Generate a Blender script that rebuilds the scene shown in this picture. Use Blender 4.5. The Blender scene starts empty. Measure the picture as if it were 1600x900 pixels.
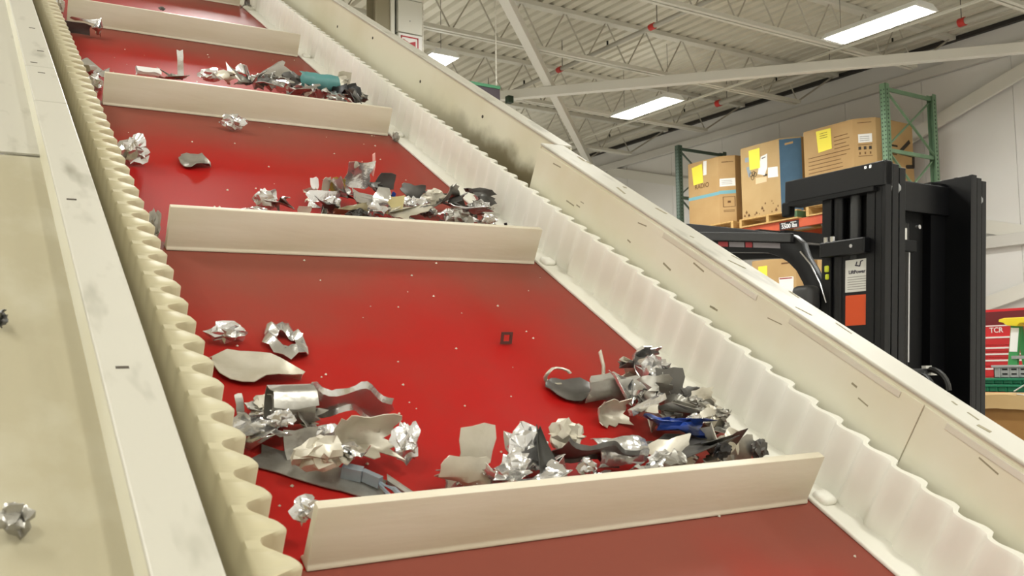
import bpy, bmesh, math, random
from mathutils import Vector, Matrix, noise as mnoise

S = bpy.context.scene
C = S.collection
HC = 1.45                       # camera height above the floor

# ---------------------------------------------------------------- camera
R_ = Vector((0.841589, -0.539979, -0.012275))
U_ = Vector((-0.036075, -0.078871, 0.996232))
F_ = Vector((0.538912, 0.837975, 0.085857))
cam_data = bpy.data.cameras.new('camera')
cam = bpy.data.objects.new('camera', cam_data)
C.objects.link(cam)
cam.matrix_world = Matrix(((R_.x, U_.x, -F_.x, 0), (R_.y, U_.y, -F_.y, 0), (R_.z, U_.z, -F_.z, HC), (0, 0, 0, 1)))
cam_data.sensor_width = 36.0
cam_data.lens = 36.0 * 1500.9 / 1600.0
cam_data.clip_start = 0.05
cam_data.clip_end = 200
cam_data.dof.use_dof = True
cam_data.dof.focus_distance = 2.4
cam_data.dof.aperture_fstop = 16
S.camera = cam

# ---------------------------------------------------------------- world, exposure
w = bpy.data.worlds.new('world')
S.world = w
w.use_nodes = True
w.node_tree.nodes['Background'].inputs[0].default_value = (1.0, 0.97, 0.92, 1)
w.node_tree.nodes['Background'].inputs[1].default_value = 0.0
S.view_settings.view_transform = 'Standard'
S.view_settings.look = 'None'
S.view_settings.gamma = 1.0
S.view_settings.use_curve_mapping = False
S.view_settings.exposure = 0.0
LAMP_W = 62.0                   # watts of each overhead lamp
LAMP_COL = (0.98, 0.985, 0.945)

# ---------------------------------------------------------------- materials
def lin(r, g, b):
    f = lambda c: (c / 255 / 12.92) if c <= 10 else ((c / 255 + 0.055) / 1.055) ** 2.4
    return (f(r), f(g), f(b), 1)

MATS = {}
def mat(name, col, rough=0.5, metal=0.0, col2=None, scale=4.0, detail=4.0, lo=0.4, hi=0.7, bump=0.0, bscale=40.0,
        coat=0.0, stretch=(1, 1, 1), spec=0.5, rough2=None, sss=0.0, rand=0.0):
    m = bpy.data.materials.new(name)
    m.use_nodes = True
    nt = m.node_tree
    b = nt.nodes['Principled BSDF']
    b.inputs['Base Color'].default_value = col
    b.inputs['Roughness'].default_value = rough
    b.inputs['Metallic'].default_value = metal
    b.inputs['Coat Weight'].default_value = coat
    b.inputs['Specular IOR Level'].default_value = spec
    tc = nt.nodes.new('ShaderNodeTexCoord')
    mp = nt.nodes.new('ShaderNodeMapping')
    mp.inputs['Scale'].default_value = stretch
    nt.links.new(tc.outputs['Object'], mp.inputs['Vector'])
    if col2 is not None:
        n = nt.nodes.new('ShaderNodeTexNoise')
        n.inputs['Scale'].default_value = scale
        n.inputs['Detail'].default_value = detail
        nt.links.new(mp.outputs['Vector'], n.inputs['Vector'])
        rp = nt.nodes.new('ShaderNodeValToRGB')
        rp.color_ramp.elements[0].position = lo
        rp.color_ramp.elements[0].color = col
        rp.color_ramp.elements[1].position = hi
        rp.color_ramp.elements[1].color = col2
        nt.links.new(n.outputs['Fac'], rp.inputs['Fac'])
        nt.links.new(rp.outputs['Color'], b.inputs['Base Color'])
        if rough2 is not None:
            mr = nt.nodes.new('ShaderNodeMapRange')
            mr.inputs['From Min'].default_value = lo
            mr.inputs['From Max'].default_value = hi
            mr.inputs['To Min'].default_value = rough
            mr.inputs['To Max'].default_value = rough2
            nt.links.new(n.outputs['Fac'], mr.inputs['Value'])
            nt.links.new(mr.outputs['Result'], b.inputs['Roughness'])
    if bump > 0:
        n2 = nt.nodes.new('ShaderNodeTexNoise')
        n2.inputs['Scale'].default_value = bscale
        n2.inputs['Detail'].default_value = 3
        nt.links.new(mp.outputs['Vector'], n2.inputs['Vector'])
        bp = nt.nodes.new('ShaderNodeBump')
        bp.inputs['Strength'].default_value = bump
        bp.inputs['Distance'].default_value = 0.01
        nt.links.new(n2.outputs['Fac'], bp.inputs['Height'])
        nt.links.new(bp.outputs['Normal'], b.inputs['Normal'])
    MATS[name] = m
    return m

def emit(name, col, strength):
    m = bpy.data.materials.new(name)
    m.use_nodes = True
    b = m.node_tree.nodes['Principled BSDF']
    b.inputs['Base Color'].default_value = (0.9, 0.9, 0.9, 1)
    b.inputs['Emission Color'].default_value = col
    b.inputs['Emission Strength'].default_value = strength
    MATS[name] = m
    return m

mat('cream_plastic', lin(208, 203, 188), 0.42, col2=lin(196, 189, 168), scale=5, lo=0.35, hi=0.75, bump=0.04, bscale=25)
mat('sidewall_rubber', lin(222, 220, 209), 0.5, col2=lin(214, 211, 196), scale=3.0, lo=0.4, hi=0.7, sss=1)
mat('cleat_plastic', lin(212, 204, 184), 0.45, col2=lin(198, 188, 162), scale=3, lo=0.35, hi=0.75, stretch=(1, 1, 6), bump=0.03, bscale=30)
mat('frame_paint', lin(216, 212, 192), 0.4, col2=lin(204, 197, 166), scale=3.2, lo=0.42, hi=0.72, bump=0.05, bscale=14)
mat('ledge_paint', lin(162, 154, 128), 0.45, col2=lin(182, 177, 156), scale=9, detail=5, lo=0.5, hi=0.75, stretch=(1, 0.6, 1), bump=0.05, bscale=20)
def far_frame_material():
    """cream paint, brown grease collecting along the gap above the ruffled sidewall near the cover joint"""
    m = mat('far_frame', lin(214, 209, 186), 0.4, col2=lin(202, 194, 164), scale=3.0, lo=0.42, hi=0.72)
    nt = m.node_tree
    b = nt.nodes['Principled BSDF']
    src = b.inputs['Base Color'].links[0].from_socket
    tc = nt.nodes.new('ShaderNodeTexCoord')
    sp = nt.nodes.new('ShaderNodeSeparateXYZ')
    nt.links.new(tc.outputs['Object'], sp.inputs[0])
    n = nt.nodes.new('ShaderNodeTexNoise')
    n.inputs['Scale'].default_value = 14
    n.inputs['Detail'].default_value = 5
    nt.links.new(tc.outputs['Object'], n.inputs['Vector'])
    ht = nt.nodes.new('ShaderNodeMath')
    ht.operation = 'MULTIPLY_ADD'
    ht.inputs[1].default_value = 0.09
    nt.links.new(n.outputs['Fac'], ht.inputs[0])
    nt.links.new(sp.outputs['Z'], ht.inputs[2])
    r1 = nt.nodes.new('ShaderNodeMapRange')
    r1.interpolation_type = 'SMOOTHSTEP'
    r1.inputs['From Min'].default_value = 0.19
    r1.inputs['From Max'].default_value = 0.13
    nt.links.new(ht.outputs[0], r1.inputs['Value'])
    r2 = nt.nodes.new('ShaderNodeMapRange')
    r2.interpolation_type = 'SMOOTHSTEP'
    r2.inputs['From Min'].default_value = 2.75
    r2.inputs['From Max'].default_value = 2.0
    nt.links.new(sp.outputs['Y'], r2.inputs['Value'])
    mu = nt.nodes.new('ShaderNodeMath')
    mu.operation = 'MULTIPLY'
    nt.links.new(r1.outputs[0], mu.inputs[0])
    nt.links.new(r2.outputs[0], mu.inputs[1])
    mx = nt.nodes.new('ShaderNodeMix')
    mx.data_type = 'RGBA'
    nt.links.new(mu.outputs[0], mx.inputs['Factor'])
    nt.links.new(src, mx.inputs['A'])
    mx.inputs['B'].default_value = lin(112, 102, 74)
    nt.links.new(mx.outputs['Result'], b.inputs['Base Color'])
far_frame_material()
mat('flange_paint', lin(184, 180, 166), 0.42, col2=lin(132, 128, 112), scale=22, detail=3, lo=0.58, hi=0.82, stretch=(1, 0.35, 1), bump=0.04, bscale=16)
mat('sidewall_yellow', lin(192, 184, 154), 0.5, col2=lin(183, 173, 138), scale=3.0, lo=0.4, hi=0.7)  # left sidewall: darker and yellower than the right one
mat('smudge_grey', lin(150, 146, 130), 0.5)
mat('scuff_pale', lin(196, 190, 168), 0.5)
mat('dirt_brown', lin(116, 106, 76), 0.7, col2=lin(160, 150, 118), scale=9, lo=0.4, hi=0.65)
mat('grime', lin(142, 134, 108), 0.7)
mat('slot_dark', lin(70, 62, 50), 0.8)
mat('steel_grey', lin(140, 140, 136), 0.4, 0.6)
mat('deck_paint', lin(206, 201, 184), 0.55, col2=lin(194, 188, 170), scale=1.5)
mat('joist_paint', lin(206, 203, 190), 0.5)
mat('rod_paint', lin(176, 170, 155), 0.5)
mat('wall_paint', lin(226, 224, 220), 0.6, col2=lin(219, 216, 211), scale=0.7)
mat('trim_paint', lin(208, 205, 198), 0.55)
mat('brace_paint', lin(218, 215, 205), 0.5)
mat('eave_dark', lin(46, 42, 38), 0.6)
mat('pipe_grey', lin(170, 166, 154), 0.45, 0.2)
mat('pipe_dark', lin(70, 64, 56), 0.5)
mat('coupling_red', lin(190, 40, 34), 0.45)
mat('concrete', lin(204, 201, 194), 0.5, col2=lin(190, 187, 180), scale=1.2, bump=0.05)
mat('fixture_white', lin(232, 232, 228), 0.35)
tube = emit('tube_glow', (1.0, 0.97, 0.9, 1), 9.0)
mat('column_paint', lin(150, 142, 118), 0.5)
mat('column_white', lin(222, 220, 208), 0.45)
mat('sign_red', lin(176, 34, 46), 0.5)
mat('black_paint', lin(9, 9, 11), 0.34, spec=0.36)
mat('black_matte', lin(11, 11, 11), 0.6, spec=0.3)
mat('black_grey', lin(54, 54, 54), 0.45)
mat('chrome', lin(214, 214, 216), 0.16, 1.0)
mat('hose', lin(24, 22, 18), 0.45)
mat('sticker_white', lin(210, 208, 200), 0.5)
mat('sticker_orange', lin(204, 72, 10), 0.5)
mat('print_dark', lin(52, 46, 60), 0.6)
mat('print_grey', lin(150, 146, 140), 0.6)
mat('label_shaded', lin(122, 116, 118), 0.55)  # pale label stock with the shadow at the guard put into its colour
mat('warn_red', lin(150, 40, 44), 0.5)
mat('hi_vis', lin(196, 204, 40), 0.5)
mat('rack_green', lin(118, 148, 118), 0.42, col2=lin(106, 136, 106), scale=3)
mat('rack_green_dark', lin(78, 98, 84), 0.45)
mat('hole_dark', lin(20, 24, 20), 0.8)
mat('beam_orange', lin(206, 92, 52), 0.42, col2=lin(188, 72, 44), scale=3)
mat('cardboard', lin(188, 154, 104), 0.75, col2=lin(178, 142, 92), scale=2.2, bump=0.02)
mat('cardboard_b', lin(188, 158, 110), 0.75, col2=lin(178, 146, 96), scale=2.2)
mat('cardboard_shaded', lin(158, 116, 62), 0.8, col2=lin(146, 104, 54), scale=2.5)  # cardboard with the shadow on the open carton mixed into its brown
mat('card_print', lin(104, 70, 36), 0.75)
mat('card_black', lin(50, 40, 30), 0.7)
mat('card_blue', lin(58, 92, 118), 0.6, col2=lin(70, 104, 130), scale=3)
mat('strap_blue', lin(112, 170, 182), 0.5)
mat('paper_yellow', lin(248, 232, 74), 0.6)
mat('paper_white', lin(236, 234, 230), 0.6)
mat('paper_tan', lin(226, 196, 156), 0.6)
mat('wood', lin(206, 170, 108), 0.7, col2=lin(180, 142, 82), scale=6, stretch=(1, 6, 6))
mat('wood_green', lin(72, 104, 70), 0.65)
mat('plate_black', lin(24, 24, 30), 0.5)
mat('plate_print', lin(232, 232, 232), 0.5)
mat('chest_red', lin(196, 30, 36), 0.3, coat=0.2)
mat('chest_dark', lin(92, 10, 14), 0.5)
mat('trim_silver', lin(232, 222, 218), 0.35, 0.2)
mat('ladder_green', lin(44, 140, 70), 0.4)
mat('ladder_yellow', lin(238, 212, 36), 0.4)
mat('alu', lin(170, 172, 172), 0.35, 0.7)
mat('crate_green', lin(24, 122, 84), 0.45)
mat('crate_grey', lin(158, 160, 158), 0.5)
mat('sign_green', lin(62, 128, 88), 0.5)
mat('sign_dark', lin(58, 46, 54), 0.5)
mat('chain_white', lin(230, 226, 214), 0.4)
mat('box_green', lin(34, 52, 34), 0.5)
# scrap metals
mat('silver', lin(226, 225, 223), 0.2, 0.82, col2=lin(186, 184, 178), scale=14, lo=0.4, hi=0.7, bump=0.15, bscale=60)
mat('dull', lin(168, 165, 156), 0.32, 0.62, col2=lin(124, 120, 110), scale=16, lo=0.4, hi=0.7, bump=0.12, bscale=60)
mat('pale', lin(206, 200, 184), 0.36, 0.4, col2=lin(172, 164, 142), scale=14, lo=0.4, hi=0.75, bump=0.1, bscale=50)
mat('bluegrey', lin(150, 160, 168), 0.4, 0.5)
mat('dark2', lin(104, 102, 98), 0.36, 0.4, col2=lin(62, 60, 56), scale=14, lo=0.4, hi=0.7)
mat('dark', lin(56, 54, 48), 0.45, 0.4)
mat('black', lin(24, 23, 24), 0.4)
mat('blue', lin(30, 62, 142), 0.32, col2=lin(18, 28, 60), scale=22, lo=0.5, hi=0.62)
mat('teal', lin(86, 140, 138), 0.35)
mat('white', lin(226, 224, 220), 0.4)
mat('brass', lin(150, 128, 58), 0.4, 0.5)
mat('brasspale', lin(204, 192, 142), 0.45, 0.3)
mat('olive', lin(132, 122, 92), 0.45, 0.4)
mat('pink', lin(226, 168, 158), 0.5)
mat('rust', lin(84, 44, 36), 0.7)

# red belt: bright red rubber under a thin brownish-grey dust film with streaks along the travel
def belt_material():
    m = bpy.data.materials.new('belt_red')
    m.use_nodes = True
    nt = m.node_tree
    b = nt.nodes['Principled BSDF']
    tc = nt.nodes.new('ShaderNodeTexCoord')
    def noise(scale, stretch, detail):
        mp = nt.nodes.new('ShaderNodeMapping')
        mp.inputs['Scale'].default_value = stretch
        nt.links.new(tc.outputs['Object'], mp.inputs['Vector'])
        n = nt.nodes.new('ShaderNodeTexNoise')
        n.inputs['Scale'].default_value = scale
        n.inputs['Detail'].default_value = detail
        nt.links.new(mp.outputs['Vector'], n.inputs['Vector'])
        return n
    n1 = noise(2.4, (1.3, 1, 1), 5)
    n2 = noise(9.0, (1.0, 0.5, 1), 6)
    r1 = nt.nodes.new('ShaderNodeMapRange')
    r1.inputs['From Min'].default_value = 0.42
    r1.inputs['From Max'].default_value = 0.75
    nt.links.new(n1.outputs['Fac'], r1.inputs['Value'])
    r2 = nt.nodes.new('ShaderNodeMapRange')
    r2.inputs['From Min'].default_value = 0.5
    r2.inputs['From Max'].default_value = 0.85
    r2.inputs['To Max'].default_value = 0.9
    nt.links.new(n2.outputs['Fac'], r2.inputs['Value'])
    ad = nt.nodes.new('ShaderNodeMath')
    ad.operation = 'MAXIMUM'
    nt.links.new(r1.outputs['Result'], ad.inputs[0])
    nt.links.new(r2.outputs['Result'], ad.inputs[1])
    # dustier towards the right-hand edge, with a brown-grey band just downhill of every cleat
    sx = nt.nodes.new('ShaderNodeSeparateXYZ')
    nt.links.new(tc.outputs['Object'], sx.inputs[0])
    def M_(op, a, b=None):
        m_ = nt.nodes.new('ShaderNodeMath')
        m_.operation = op
        for i, v in enumerate((a, b)):
            if v is None:
                continue
            if isinstance(v, (int, float)):
                m_.inputs[i].default_value = v
            else:
                nt.links.new(v, m_.inputs[i])
        return m_.outputs[0]
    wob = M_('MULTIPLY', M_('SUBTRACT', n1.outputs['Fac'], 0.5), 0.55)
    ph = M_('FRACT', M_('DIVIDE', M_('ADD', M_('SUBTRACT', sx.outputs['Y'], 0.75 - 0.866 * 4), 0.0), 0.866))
    cleat_band = nt.nodes.new('ShaderNodeMapRange')
    cleat_band.interpolation_type = 'SMOOTHSTEP'
    cleat_band.inputs['From Min'].default_value = 0.45
    cleat_band.inputs['From Max'].default_value = 0.97
    nt.links.new(M_('ADD', ph, wob), cleat_band.inputs['Value'])
    edge = nt.nodes.new('ShaderNodeMapRange')
    edge.interpolation_type = 'SMOOTHSTEP'
    edge.inputs['From Min'].default_value = 0.78
    edge.inputs['From Max'].default_value = 1.12
    edge.inputs['To Max'].default_value = 0.75
    nt.links.new(M_('ADD', sx.outputs['X'], wob), edge.inputs['Value'])
    both = M_('MAXIMUM', cleat_band.outputs[0], edge.outputs[0])
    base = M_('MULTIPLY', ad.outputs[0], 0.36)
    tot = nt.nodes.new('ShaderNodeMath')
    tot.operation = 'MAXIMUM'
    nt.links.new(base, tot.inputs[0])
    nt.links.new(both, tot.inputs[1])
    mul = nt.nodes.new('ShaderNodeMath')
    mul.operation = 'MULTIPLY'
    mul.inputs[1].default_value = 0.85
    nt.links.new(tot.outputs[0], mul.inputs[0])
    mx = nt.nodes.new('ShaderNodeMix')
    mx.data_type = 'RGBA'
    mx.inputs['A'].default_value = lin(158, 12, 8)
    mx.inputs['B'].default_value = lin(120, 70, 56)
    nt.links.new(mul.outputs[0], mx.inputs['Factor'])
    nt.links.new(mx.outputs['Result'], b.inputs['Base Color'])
    b.inputs['Roughness'].default_value = 0.52
    b.inputs['Specular IOR Level'].default_value = 0.22
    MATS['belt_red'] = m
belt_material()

# ---------------------------------------------------------------- mesh helpers
class MB:
    def __init__(self):
        self.v, self.f = [], []
    def add(self, vs, fs):
        o = len(self.v)
        self.v += [tuple(p) for p in vs]
        self.f += [tuple(i + o for i in f) for f in fs]
        return self
    def box(self, a, b):
        x0, y0, z0 = a
        x1, y1, z1 = b
        x0, x1 = min(x0, x1), max(x0, x1)
        y0, y1 = min(y0, y1), max(y0, y1)
        z0, z1 = min(z0, z1), max(z0, z1)
        return self.add([(x0, y0, z0), (x1, y0, z0), (x1, y1, z0), (x0, y1, z0), (x0, y0, z1), (x1, y0, z1), (x1, y1, z1), (x0, y1, z1)],
                        [(3, 2, 1, 0), (4, 5, 6, 7), (0, 1, 5, 4), (1, 2, 6, 5), (2, 3, 7, 6), (3, 0, 4, 7)])
    def bar(self, p, q, wd, ht, up=(0, 0, 1)):
        p, q, up = Vector(p), Vector(q), Vector(up)
        d = (q - p).normalized()
        s = d.cross(up)
        if s.length < 1e-5:
            s = d.cross(Vector((1, 0, 0)))
        s.normalize()
        u = s.cross(d).normalized()
        a, b = s * wd / 2, u * ht / 2
        vs = [p - a - b, p + a - b, p + a + b, p - a + b, q - a - b, q + a - b, q + a + b, q - a + b]
        return self.add(vs, [(0, 1, 2, 3), (7, 6, 5, 4), (4, 5, 1, 0), (5, 6, 2, 1), (6, 7, 3, 2), (7, 4, 0, 3)])
    def tube(self, pts, r, n=10, closed=False):
        pts = [Vector(p) for p in pts]
        k = len(pts)
        rings = []
        prev = None
        for i, p in enumerate(pts):
            if closed:
                d = pts[(i + 1) % k] - pts[i - 1]
            else:
                d = pts[min(i + 1, k - 1)] - pts[max(i - 1, 0)]
            d.normalize()
            if prev is None:
                a = d.cross(Vector((0, 0, 1)))
                if a.length < 1e-3:
                    a = d.cross(Vector((1, 0, 0)))
            else:
                a = prev - d * prev.dot(d)
            a.normalize()
            prev = a
            b = d.cross(a)
            rr = r[i] if isinstance(r, (list, tuple)) else r
            rings.append([p + a * math.cos(2 * math.pi * j / n) * rr + b * math.sin(2 * math.pi * j / n) * rr for j in range(n)])
        vs = [q for ring in rings for q in ring]
        fs = []
        for i in range(k if closed else k - 1):
            i2 = (i + 1) % k
            for j in range(n):
                fs.append((i * n + j, i * n + (j + 1) % n, i2 * n + (j + 1) % n, i2 * n + j))
        if not closed:
            fs.append(tuple(range(n - 1, -1, -1)))
            fs.append(tuple((k - 1) * n + j for j in range(n)))
        return self.add(vs, fs)
    def prism(self, outline, z0, z1, ax=2):
        """outline: 2-D points; extruded along axis ax"""
        n = len(outline)
        def P(a, b, c):
            return {2: (a, b, c), 1: (a, c, b), 0: (c, a, b)}[ax]
        vs = [P(a, b, z0) for a, b in outline] + [P(a, b, z1) for a, b in outline]
        fs = [tuple(range(n - 1, -1, -1)), tuple(range(n, 2 * n))]
        fs += [(i, (i + 1) % n, n + (i + 1) % n, n + i) for i in range(n)]
        return self.add(vs, fs)
    def xf(self, fn):
        self.v = [tuple(fn(*p)) for p in self.v]
        return self
    def mesh(self, name, material, bevel=0.0, smooth=None, seg=2):
        me = bpy.data.meshes.new(name)
        me.from_pydata(self.v, [], self.f)
        bm = bmesh.new()
        bm.from_mesh(me)
        bmesh.ops.recalc_face_normals(bm, faces=bm.faces)
        if bevel > 0:
            es = [e for e in bm.edges if len(e.link_faces) == 2 and e.calc_face_angle(0) > 0.5]
            bmesh.ops.bevel(bm, geom=es, offset=bevel, segments=seg, affect='EDGES', profile=0.5, clamp_overlap=True)
        bm.to_mesh(me)
        bm.free()
        me.materials.append(MATS[material])
        if smooth is not None:
            for p in me.polygons:
                p.use_smooth = True
            me.set_sharp_from_angle(angle=math.radians(smooth))
        return me
    def build(self, name, material, parent=None, bevel=0.0, smooth=None, seg=2):
        o = bpy.data.objects.new(name, self.mesh(name, material, bevel, smooth, seg))
        C.objects.link(o)
        if parent is not None:
            o.parent = parent
        return o

def box(name, a, b, material, parent=None, bevel=0.0):
    return MB().box(a, b).build(name, material, parent, bevel)

def inst(name, me, parent, loc=(0, 0, 0), rot=(0, 0, 0), scale=(1, 1, 1)):
    o = bpy.data.objects.new(name, me)
    C.objects.link(o)
    o.parent = parent
    o.location, o.rotation_euler, o.scale = loc, rot, scale
    return o

def tag(o, label=None, cat=None, group=None, kind=None):
    if label:
        o['label'] = label
    if cat:
        o['category'] = cat
    if group:
        o['group'] = group
    if kind:
        o['kind'] = kind
    return o

def thing(name, label, cat, loc=(0, 0, 0), group=None, mtx=None):
    o = bpy.data.objects.new(name, None)
    o.empty_display_size = 0.1
    C.objects.link(o)
    if mtx is not None:
        o.matrix_world = mtx
    else:
        o.location = loc
    return tag(o, label, cat, group)

def text(name, body, size, material, parent, mtx, thick=0.001, bold=0.0):
    cu = bpy.data.curves.new(name, 'FONT')
    cu.body = body
    cu.size = size
    cu.extrude = thick
    cu.offset = bold
    cu.align_x = 'CENTER'
    cu.align_y = 'CENTER'
    t = bpy.data.objects.new(name + '_curve', cu)
    C.objects.link(t)
    bpy.context.view_layer.update()
    me = bpy.data.meshes.new_from_object(t.evaluated_get(bpy.context.evaluated_depsgraph_get()))
    bpy.data.objects.remove(t)
    me.materials.clear()
    me.materials.append(MATS[material])
    o = bpy.data.objects.new(name, me)
    C.objects.link(o)
    o.parent = parent
    o.matrix_local = mtx
    return o

def face_mtx(origin, right, up):
    right, up = Vector(right).normalized(), Vector(up).normalized()
    n = right.cross(up).normalized()
    up = n.cross(right)
    return Matrix(((right.x, up.x, n.x, origin[0]), (right.y, up.y, n.y, origin[1]), (right.z, up.z, n.z, origin[2]), (0, 0, 0, 1)))

def Z(z):           # height given relative to the camera
    return z + HC

# ================================================================ the hall
X0, X1, Y0, Y1 = -7.0, 11.53, -7.0, 17.5
ZC = Z(4.27)
tag(box('floor', (X0, Y0, -0.2), (X1, Y1, 0), 'concrete'), 'light grey concrete floor of the hall', 'floor', kind='structure')

def ceiling():
    mb = MB()
    pitch, dep = 0.165, 0.045
    prof = []
    x = X0
    while x < X1:
        prof += [(x, 0), (x + 0.095, 0), (x + 0.115, dep), (x + 0.145, dep)]
        x += pitch
    prof.append((X1, 0))
    vs, fs = [], []
    for (px, pz) in prof:
        vs += [(px, Y0, ZC + pz), (px, Y1, ZC + pz)]
    for i in range(len(prof) - 1):
        fs.append((2 * i, 2 * i + 1, 2 * i + 3, 2 * i + 2))
    mb.add(vs, fs)
    mb.box((X0, Y0, ZC + 0.06), (X1, Y1, ZC + 0.1))
    tag(mb.build('ceiling', 'deck_paint'), 'ribbed cream metal roof deck overhead', 'ceiling', kind='structure')
ceiling()

wb = tag(box('wall_right', (X1 + 0.012, Y0, 0), (X1 + 0.2, Y1, ZC + 0.1), 'wall_paint'), 'pale panelled wall behind the pallet rack', 'wall', kind='structure')
pw = 1.24
pm = MB().box((0, 0, 0), (0.012, pw - 0.006, Z(3.83) - 0.02)).mesh('wall_panel', 'wall_paint')
k = 0
y = 10.143 - 11 * pw
while y < Y1 - pw:
    if y > -1:
        inst('wall_panel', pm, wb, (X1, y, 0.01))
    y += pw
tag(box('wall_back', (X0, Y1, 0), (X1 + 0.2, Y1 + 0.2, ZC + 0.1), 'wall_paint'), 'pale far end wall of the hall', 'wall', kind='structure')
tag(box('wall_left', (X0 - 0.2, Y0, 0), (X0, Y1, ZC + 0.1), 'wall_paint'), 'pale side wall of the hall behind the conveyor', 'wall', kind='structure')
tag(box('wall_front', (X0 - 0.2, Y0 - 0.2, 0), (X1 + 0.2, Y0, ZC + 0.1), 'wall_paint'), 'pale wall of the hall behind the viewer', 'wall', kind='structure')
tag(box('trim_1', (X1 - 0.07, Y0, Z(3.83)), (X1 + 0.012, Y1, Z(3.957)), 'trim_paint', bevel=0.006), 'pale ledge running along the wall just under the roof', 'trim', kind='structure')
tag(box('trim_2', (X1 - 0.1, Y0, Z(1.45)), (X1, Y1, Z(1.60)), 'trim_paint', bevel=0.005), 'pale horizontal wall rail behind the forklift mast', 'trim', kind='structure')
tag(MB().box((X1 - 0.06, Y0, Z(4.21)), (X1, Y1, Z(4.265))).build('trim_3', 'eave_dark'), 'dark eave angle where roof deck meets the wall', 'trim', kind='structure')

# flat wall braces crossing behind the rack
def wall_brace(label, a, b, off):
    m = MB().bar((X1 - off, a[0], Z(a[1])), (X1 - off, b[0], Z(b[1])), 0.05, 0.17, up=(0, 0, 1))
    tag(m.build('wall_brace', 'brace_paint', bevel=0.004), label, 'brace', 'diagonal wall braces')
wall_brace('flat white wall brace sloping down from the far roof corner towards the forklift', (14.4, 3.82), (4.4, 1.06), 0.03)
wall_brace('flat white wall brace rising to the upper right beyond the green rack post', (14.4, 1.0), (4.6, 4.08), 0.085)
wall_brace('flat white wall brace rising behind the stepladder, below the horizontal wall rail', (14.0, -1.2), (3.6, 1.65), 0.085)

# ---------------------------------------------------------------- open-web roof joists
JOIST_LABELS = {
    0: 'open-web roof joist nearest overhead, above the lowest visible conveyor cleat',
    1: 'open-web roof joist second from the viewer, out over the conveyor',
    2: 'open-web roof joist above the forklift mast at the upper right corner',
    3: 'open-web roof joist whose chord passes just below the nearer long lamp',
    4: 'open-web roof joist passing between the two long lamps',
    5: 'open-web roof joist over the far end of the second long lamp',
    6: 'open-web roof joist beyond the second long lamp',
    7: 'open-web roof joist second to last before the far wall',
    8: 'open-web roof joist closest to the far wall',
}
JX0, JX1 = -0.6, 11.45
chord = MB().box((JX0, -0.045, -0.05), (JX1, 0.045, -0.044)).box((JX0, -0.045, -0.05), (JX1, -0.039, 0)).box((JX0, 0.039, -0.05), (JX1, 0.045, 0))
top_me = MB().box((JX0, -0.055, -0.055), (JX1, 0.055, 0)).mesh('top_chord', 'joist_paint')
bot_me = MB().box((JX0, -0.055, 0.0), (JX1 - 0.85, -0.012, 0.045)).box((JX0, 0.012, 0.0), (JX1 - 0.85, 0.055, 0.045)).mesh('bottom_chord', 'joist_paint')
ZB, ZT = Z(3.70), ZC
step = 0.62
web_a = MB().tube([(0, 0, 0.03), (step / 2, 0, ZT - ZB - 0.03)], 0.009, 6).mesh('web_bar', 'rod_paint', smooth=40)
web_b = MB().tube([(0, 0, ZT - ZB - 0.03), (step / 2, 0, 0.03)], 0.009, 6).mesh('web_bar', 'rod_paint', smooth=40)
end_bar = MB().tube([(0, 0, 0.03), (0.83, 0, ZT - ZB - 0.03)], 0.013, 6).mesh('web_bar', 'rod_paint', smooth=40)
for k in range(9):
    yy = 7.135 + (k - 3) * 1.84
    j = thing('roof_joist', JOIST_LABELS[k], 'joist', (0, yy, 0), 'open-web roof joists')
    inst('top_chord', top_me, j, (0, 0, ZT - 0.001))
    inst('bottom_chord', bot_me, j, (0, 0, ZB))
    n = int((JX1 - 0.85 - JX0 - 0.2) / step)
    xs = JX1 - 0.85 - n * step
    for i in range(n):
        xx = xs + i * step
        inst('web_bar', web_a, j, (xx, 0.0, ZB))
        inst('web_bar', web_b, j, (xx + step / 2, 0.0, ZB))
    inst('web_bar', end_bar, j, (JX1 - 0.86, 0, ZB))

for x, lab in ((9.14, 'thin bridging angle running under the joists near the second long lamp'), (4.0, 'thin bridging angle running under the joists near the building column')):
    tag(MB().bar((x, 2, ZB - 0.012), (x, Y1, ZB - 0.012), 0.035, 0.02).build('bridging_angle', 'joist_paint'), lab, 'bridging', 'joist bridging')

# horizontal X bracing under the joists
def roof_brace(label, a, b, z):
    m = MB().bar((a[0], a[1], z), (b[0], b[1], z), 0.10, 0.115)
    tag(m.build('roof_brace', 'brace_paint', bevel=0.004), label, 'brace', 'roof braces')
def ext(a, b, s, t):
    return (a[0] + (b[0] - a[0]) * s, a[1] + (b[1] - a[1]) * s), (a[0] + (b[0] - a[0]) * t, a[1] + (b[1] - a[1]) * t)
KE = 3.52 / 3.5
ea, eb = ext((6.424 * KE, 10.16 * KE), (10.434 * KE, 5.657 * KE), -0.45, 1.15)
roof_brace('wide pale roof brace crossing the whole upper right in front of the lamps', ea, eb, Z(3.52))
KF = 3.63 / 3.5
fa, fb = ext((4.755 * KF, 7.443 * KF), (9.154 * KF, 12.101 * KF), -0.5, 1.25)
roof_brace('pale steep-looking roof brace descending behind the conveyor side', fa, fb, Z(3.64))

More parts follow.
